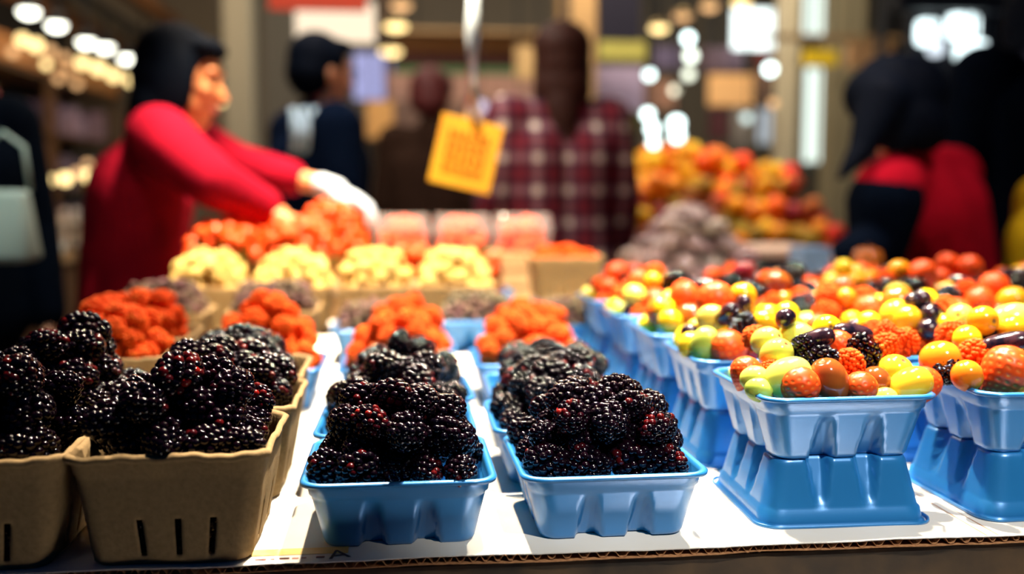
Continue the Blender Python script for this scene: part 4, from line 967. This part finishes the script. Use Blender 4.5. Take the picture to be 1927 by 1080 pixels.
o = rectbox('valance', 1128, 78, 1216, 112, 7.0, M('olive valance', (.46, .42, .10), .7), 'olive yellow valance above the lavender sign', 'valance', .03); hung(o, .3, .06)
o = rectbox('dark_banner', 1127, -30, 1206, 76, 6.6, M('navy banner', (.012, .010, .03), .8), 'dark navy banner hanging above the olive valance', 'banner', .03)
o = rectbox('video_screen', 1382, 18, 1472, 90, 7.6, emis('bright screen', (.88, 1, .97), 2.6), 'bright white screen hanging left of the cream pillar', 'screen'); hung(o, .3, .14)
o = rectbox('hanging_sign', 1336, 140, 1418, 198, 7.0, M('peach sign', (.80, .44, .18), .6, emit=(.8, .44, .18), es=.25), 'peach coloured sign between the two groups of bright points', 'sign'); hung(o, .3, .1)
o = rectbox('hanging_sign', 1325, 90, 1400, 134, 7.8, M('mauve sign', (.16, .10, .14), .6), 'dim mauve sign above the peach sign', 'sign'); hung(o, .3, .08)
o = rectbox('hanging_sign', 1424, 96, 1500, 122, 7.9, M('dull red sign', (.30, .05, .04), .6), 'dull red sign strip below the white screen', 'sign'); hung(o, .3, .05)
o = rectbox('hanging_sign', 1516, 94, 1576, 122, 6.8, M('yellow sign', (.85, .58, .02), .6, emit=(.85, .58, .02), es=.15), 'yellow sign strip in front of the tall windows', 'sign'); hung(o, .2, .05)
o = rectbox('hanging_sign', 1598, 82, 1682, 128, 6.5, M('brown paper sign', (.55, .32, .16), .7), 'pale brown sign right of the beige pillar', 'sign'); hung(o, .3, .08)
for px0, py0, px1, py1, Y, c, lab in [(1216, 150, 1272, 205, 7.6, (.34, .18, .13), 'small brick-coloured sign behind the trio of cool bulbs'), (1232, 88, 1284, 128, 8.4, (.20, .16, .30), 'violet-grey sign left of the bright column'),
                                  (1336, 205, 1372, 262, 7.7, (.08, .02, .03), 'dark maroon panel for a blurred figure under the peach sign'), (1424, 130, 1470, 200, 8.2, (.50, .30, .22), 'faded salmon sign left of the cream pillar'), (1380, 204, 1420, 280, 8.6, (.55, .50, .48), 'pale grey sign above the orange pile'),  # the maroon panel stands in for a figure
                                  (690, 190, 740, 260, 7.5, (.50, .28, .10), 'ochre sign below the lavender screen'), (1120, 212, 1200, 245, 7.5, (.10, .11, .02), 'dark olive sign below the lavender sign')]:
    o = rectbox('hanging_sign', px0, py0, px1, py1, Y, M('sign paint', c, .7), lab, 'sign'); hung(o, .15, .1)
o = rectbox('pipe', 1420, 68, 1720, 74, 6.4, m_wood, 'thin horizontal pipe above the yellow sign strip', 'pipe', .03); hung(o, 1.0, .01)
m_win = emis('daylight', (.86, 1, .90), 1.5)
def window(n, px0, py0, px1, py1, Y, mat, label):
    a = at(px0, py1, Y); b = at(px1, py0, Y); f = .03; bm = bmesh.new()
    for q in ((a.x-f, a.x, a.z-f, b.z+f), (b.x, b.x+f, a.z-f, b.z+f), (a.x, b.x, a.z-f, a.z), (a.x, b.x, b.z, b.z+f), ((a.x+b.x)/2-.008, (a.x+b.x)/2+.008, a.z, b.z)): box(bm, q[0], q[1], Y-.03, Y+.05, q[2], q[3])
    o = tag(link('window_%d' % n, bm_mesh('frame', bm, M('window frame', (.45, .42, .32), .6))), label, kind='structure')
    link('pane', boxmesh('pane', a.x, b.x, Y+.01, Y+.02, a.z, b.z, mat), parent=o)
window(1, 1510, 128, 1558, 305, 10.40, m_win, 'tall bright window above the orange stand')
window(2, 1510, -40, 1560, 66, 10.40, m_win, 'upper bright window at the top edge')
window(3, 1425, 205, 1452, 270, 10.40, emis('dim daylight', (.75, .85, .95), .7), 'small pale window left of the tall one')
# bright points
for i, (px, py, Y, d, m_, lab) in enumerate([(1295, 72, 6.0, 20, E_C, 'cool bulb at the top of the bright column'), (1300, 105, 6.6, 22, emis('c1', (.9, 1, .85), 4), 'greenish white globe under the top cool bulb'), (1296, 140, 6.8, 20, emis('c2', (.95, 1, .8), 2.5), 'dim greenish globe midway down the bright column'),
        (1222, 141, 6.2, 18, E_C, 'cool bulb left of the bright column'), (1449, 130, 6.0, 22, E_C, 'cool bulb between white screen and peach sign'), (1219, 215, 6.0, 20, E_C, 'upper cool bulb of the trio above the oranges'), (1228, 242, 6.2, 22, E_C, 'middle cool bulb of the trio above the oranges'),
        (1230, 268, 6.4, 18, E_C, 'lowest cool bulb of the trio above the oranges'), (1273, 232, 6.0, 26, E_C, 'largest cool bulb right of the trio'), (1274, 255, 6.3, 24, E_C, 'cool bulb just under the largest one'), (1455, 194, 6.2, 16, E_O, 'small orange bulb left of the slim window'),
        (1405, 222, 6.6, 18, emis('c3', (.8, 1, .95), 1.6), 'faint cool globe above the orange pile'), (975, 205, 6.2, 26, emis('c4', (.95, .92, 1), 3.5), 'pale globe left of the brown-haired head'), (1270, 170, 6.9, 16, emis('c5', (1, .95, .7), 3), 'small warm globe in the bright column'),
        (905, 200, 6.9, 22, emis('c6', (.8, .75, 1), 1.3), 'faint lilac globe behind the silver clip'), (667, 285, 6.0, 14, E_O, 'small orange bulb between the two dark-coated people')]):
    bulb(px, py, Y, d, m_, lab)
# dark booth at right with glimpses of daylight
o = rectbox('booth_wall', 1700, -60, 2250, 420, 4.6, M('black booth panel', (.0035, .005, .011), .8), 'black booth panel filling the upper right corner', 'panel', .08)
rectbox('booth_post', 1650, -60, 1672, 420, 4.9, m_dark, 'dark upright left of the black booth', 'post', .08)
rectbox('booth_beam', 1690, -60, 1940, 16, 4.2, m_dark, 'black beam along the top right edge', 'beam', .08)
E_D = emis('cool lit pane', (.80, .98, 1), 3.0)
for i, (x0, y0, x1, y1, lab, m_) in enumerate([(1728, 36, 1772, 84, 'leftmost', E_D), (1786, 26, 1846, 72, 'largest', E_D), (1802, 74, 1862, 120, 'lower', E_D), (1842, 136, 1876, 164, 'small pinkish', emis('pink pane', (.95, .55, .90), 1.2)), (1750, 72, 1780, 104, 'little hanging', emis('pane2', (.8, .9, 1), 1.4))]):
    o = rectbox('glimpse_panel', x0, y0, x1, y1, 4.4-.07*(i % 3), m_, '%s glowing panel put in for a window glimpse before the black booth' % lab, 'lamp', .04, bev=.03); hung(o, .05, .04)  # glowing panels put in where bright windows show through

# ------------------------------------------------------------------ orange stand, nut bags, right-hand wares
os_ = tag(link('fruit_stand', None, (1.14, 3.74, -TZ)), 'stepped brown stand carrying the pile of oranges', 'stand')
m_wick = M('wicker', (.42, .17, .04), .7, noise=(50, (.16, .06, .02), .15))
for k in range(4): link('step', boxmesh('step', -.42+.02*k, .46-.02*k, -.35+.13*k, .40, .80+.085*k, .885+.085*k, m_wick, .006), parent=os_)
link('stand_base', boxmesh('stand_base', -.40, .44, -.33, .38, 0, .80, m_shelf), parent=os_)
m_or = M('orange peel', (.95, .30, .012), .4, .5, bump=(300, .3, .001), var=.45); m_ly = M('lemon peel', (.95, .55, .02), .4, .5, var=.3)
bm = bmesh.new(); ell(bm, (0, 0, 0), (.037, .037, .035), None, 20, 14); me_or = bm_mesh('orange', bm, m_or, True)
bm = bmesh.new(); ell(bm, (0, 0, 0), (.033, .033, .036), None, 20, 14); me_le = bm_mesh('yellow_citrus', bm, m_ly, True)
m_amb = M('dull amber fruit skin', (.36, .13, .02), .5, .4, var=.6)
bm = bmesh.new(); lathe(bm, [(.004, -.030), (.020, -.029), (.033, -.018), (.036, 0), (.030, .018), (.016, .028), (.004, .026)], 18); me_am = bm_mesh('persimmon', bm, m_amb, True)
rng = random.Random(77); pl = []
for k in range(4):
    for att in range(420):
        x = rng.uniform(-.40+.02*k, .44-.02*k); y = rng.uniform(-.33+.13*k, -.33+.13*(k+1)+(.26 if k == 3 else 0)); zb = .885+.085*k-TZ+.034
        z = zb
        for q in pl:
            d2 = (q[0]-x)**2+(q[1]-y)**2
            if d2 < .066**2: z = max(z, q[2]+math.sqrt(.066**2-d2))
        top = zb+(.085 if k < 3 else .05+.075*max(0, 1-((x+.02)/.30)**2))
        if z > top: continue
        pl.append((x, y, z, k))
for i, (x, y, z, k) in enumerate(sorted(pl, key=lambda q: (q[3], q[0]))):
    if k == 3: me, kn = (me_le, 'yellow_citrus') if x < -.18 or rng.random() < .2 else (me_or, 'orange')
    elif k == 2: me, kn = (me_or, 'orange') if rng.random() < .5 else (me_am, 'persimmon')
    else: me, kn = (me_am, 'persimmon') if rng.random() < .72 else (me_le if rng.random() < .3 else me_or, 'orange')
    if me is me_le: kn = 'yellow_citrus'
    same = [q for q in pl if q[3] == k]; n_ = sorted(same).index((x, y, z, k))+1
    o = link(kn, me, (x+1.14, y+3.74, z), (rng.uniform(-.5, .5), rng.uniform(-.5, .5), 0), scale=rng.uniform(.92, 1.08))
    tag(o, '%s, %s from left on the %s step of the fruit stand' % ({'orange': 'bright orange', 'yellow_citrus': 'yellow citrus', 'persimmon': 'dull amber fruit'}[kn], ordn(n_), ['lowest', 'second', 'third', 'top'][k]), 'fruit', 'fruit on the %s step of the stand' % ['lowest', 'second', 'third', 'top'][k])
m_bagp = M('clear bag of nuts', (.13, .085, .085), .2, .7, coat=.6, noise=(70, (.62, .44, .38), .12), bump=(110, 1, .008), var=.5)
rng = random.Random(8); q = 0
for lay, (n, z) in enumerate([(6, .0), (5, .034), (4, .068), (3, .102), (2, .136), (1, .170)]):
    for i in range(n):
        for j in range(2):
            bm = bmesh.new(); ell(bm, (0, 0, 0), (.046, .05, .022), None, 18, 12)
            for v in bm.verts: v.co += Vector((rng.uniform(-1, 1), rng.uniform(-1, 1), rng.uniform(-1, 1)))*.004
            x = .47+i*.072+lay*.040; y = 2.18+j*.11+lay*.012; q += 1
            o = link('nut_bag', bm_mesh('nut_bag', bm, m_bagp, True), (x, y, z+.026), (rng.uniform(-.35, .35), rng.uniform(-.35, .35), rng.uniform(-1.2, 1.2)))
            tag(o, 'clear bag of pinkish nuts, %s layer up, %s from left, %s' % (ordn(lay+1), ordn(i+1), 'front' if j == 0 else 'rear'), 'bag', 'clear bags of nuts heaped behind the mixed fruit')
# dark tray with a pale edge, red fruit, blue bag
o = tag(link('serving_tray', None, (.86, 2.34, 0)), 'dark tray with a pale rim right of the nut bags', 'tray')
link('tray_body', boxmesh('tray_body', -.12, .12, -.15, .15, 0, .10, m_dark, .006), parent=o); link('rim', boxmesh('rim', -.13, .13, -.16, .16, .10, .118, M('pale rim', (.50, .36, .26), .6), .004), parent=o)
m_apple = M('dark red apple', (.50, .05, .02), .2, .6, coat=.4, var=.3)
for i, (x, y, z) in enumerate([(.98, 2.10, .035), (1.05, 2.08, .035), (1.01, 2.085, .095), (.93, 2.06, .035)]):
    bm = bmesh.new(); lathe(bm, [(.006, -.024), (.018, -.031), (.030, -.020), (.036, .004), (.030, .024), (.016, .031), (.004, .024)], 20)
    o = link('apple', bm_mesh('apple', bm, m_apple, True), (x, y, z)); bm = bmesh.new(); tube(bm, [(0, 0, .022), (.003, 0, .042)], .0015, 6); link('stem', bm_mesh('stem', bm, m_scar), parent=o)
    tag(o, ['dark red apple, middle of the three lowest beside the blue bag', 'dark red apple, rightmost of the small heap by the blue bag', 'dark red apple on top of the small heap by the blue bag', 'dark red apple, leftmost of the small heap near the tray'][i], 'fruit')
pb = at(1525, 470, 2.0)
o = tag(link('paper_bag', None, (pb.x, 2.0, 0), (0, 0, .2)), 'pale blue crumpled bag between the apples and the red vest', 'bag')
bm = bmesh.new(); box(bm, -.032, .032, -.028, .028, 0, .135, .006); bmesh.ops.subdivide_edges(bm, edges=bm.edges[:], cuts=3, use_grid_fill=True); rng = random.Random(2)
for v in bm.verts: v.co += Vector((rng.uniform(-1, 1), rng.uniform(-1, 1), 0))*.004
link('bag_body', bm_mesh('bag_body', bm, M('pale blue bag', (.28, .45, .68), .5)), parent=o)
# produce heap glimpsed between the people
ps = tag(link('produce_table', None, (at(735, 330, 5.2).x, 5.2, -TZ)), 'far produce table heaped with yellow fruit between the dark-coated people', 'table')
link('table_top', boxmesh('table_top', -.55, .75, -.3, .3, .86, .90, m_shelf), parent=ps)
for x in (-.5, .7):
    for y in (-.25, .25): link('leg', boxmesh('leg', x-.03, x+.03, y-.03, y+.03, 0, .86, m_shelf), parent=ps)
rng = random.Random(31); k = 0
for lay in range(4):
    for i in range(11-lay*2):
        for j in range(4-lay):
            x = ps.location.x-.38+lay*.08+i*.085+rng.uniform(-.01, .01); y = 5.0+j*.085+lay*.03; z = .90+.036+lay*.058-TZ
            o = link('yellow_citrus', me_le if rng.random() < .7 else me_or, (x, y, z)); tag(o, 'yellow fruit on the far produce table, layer %s up, %s from left, %s file' % (ordn(lay+1), ordn(i+1), ordn(j+1)), 'fruit', 'yellow fruit heaped on the far produce table')
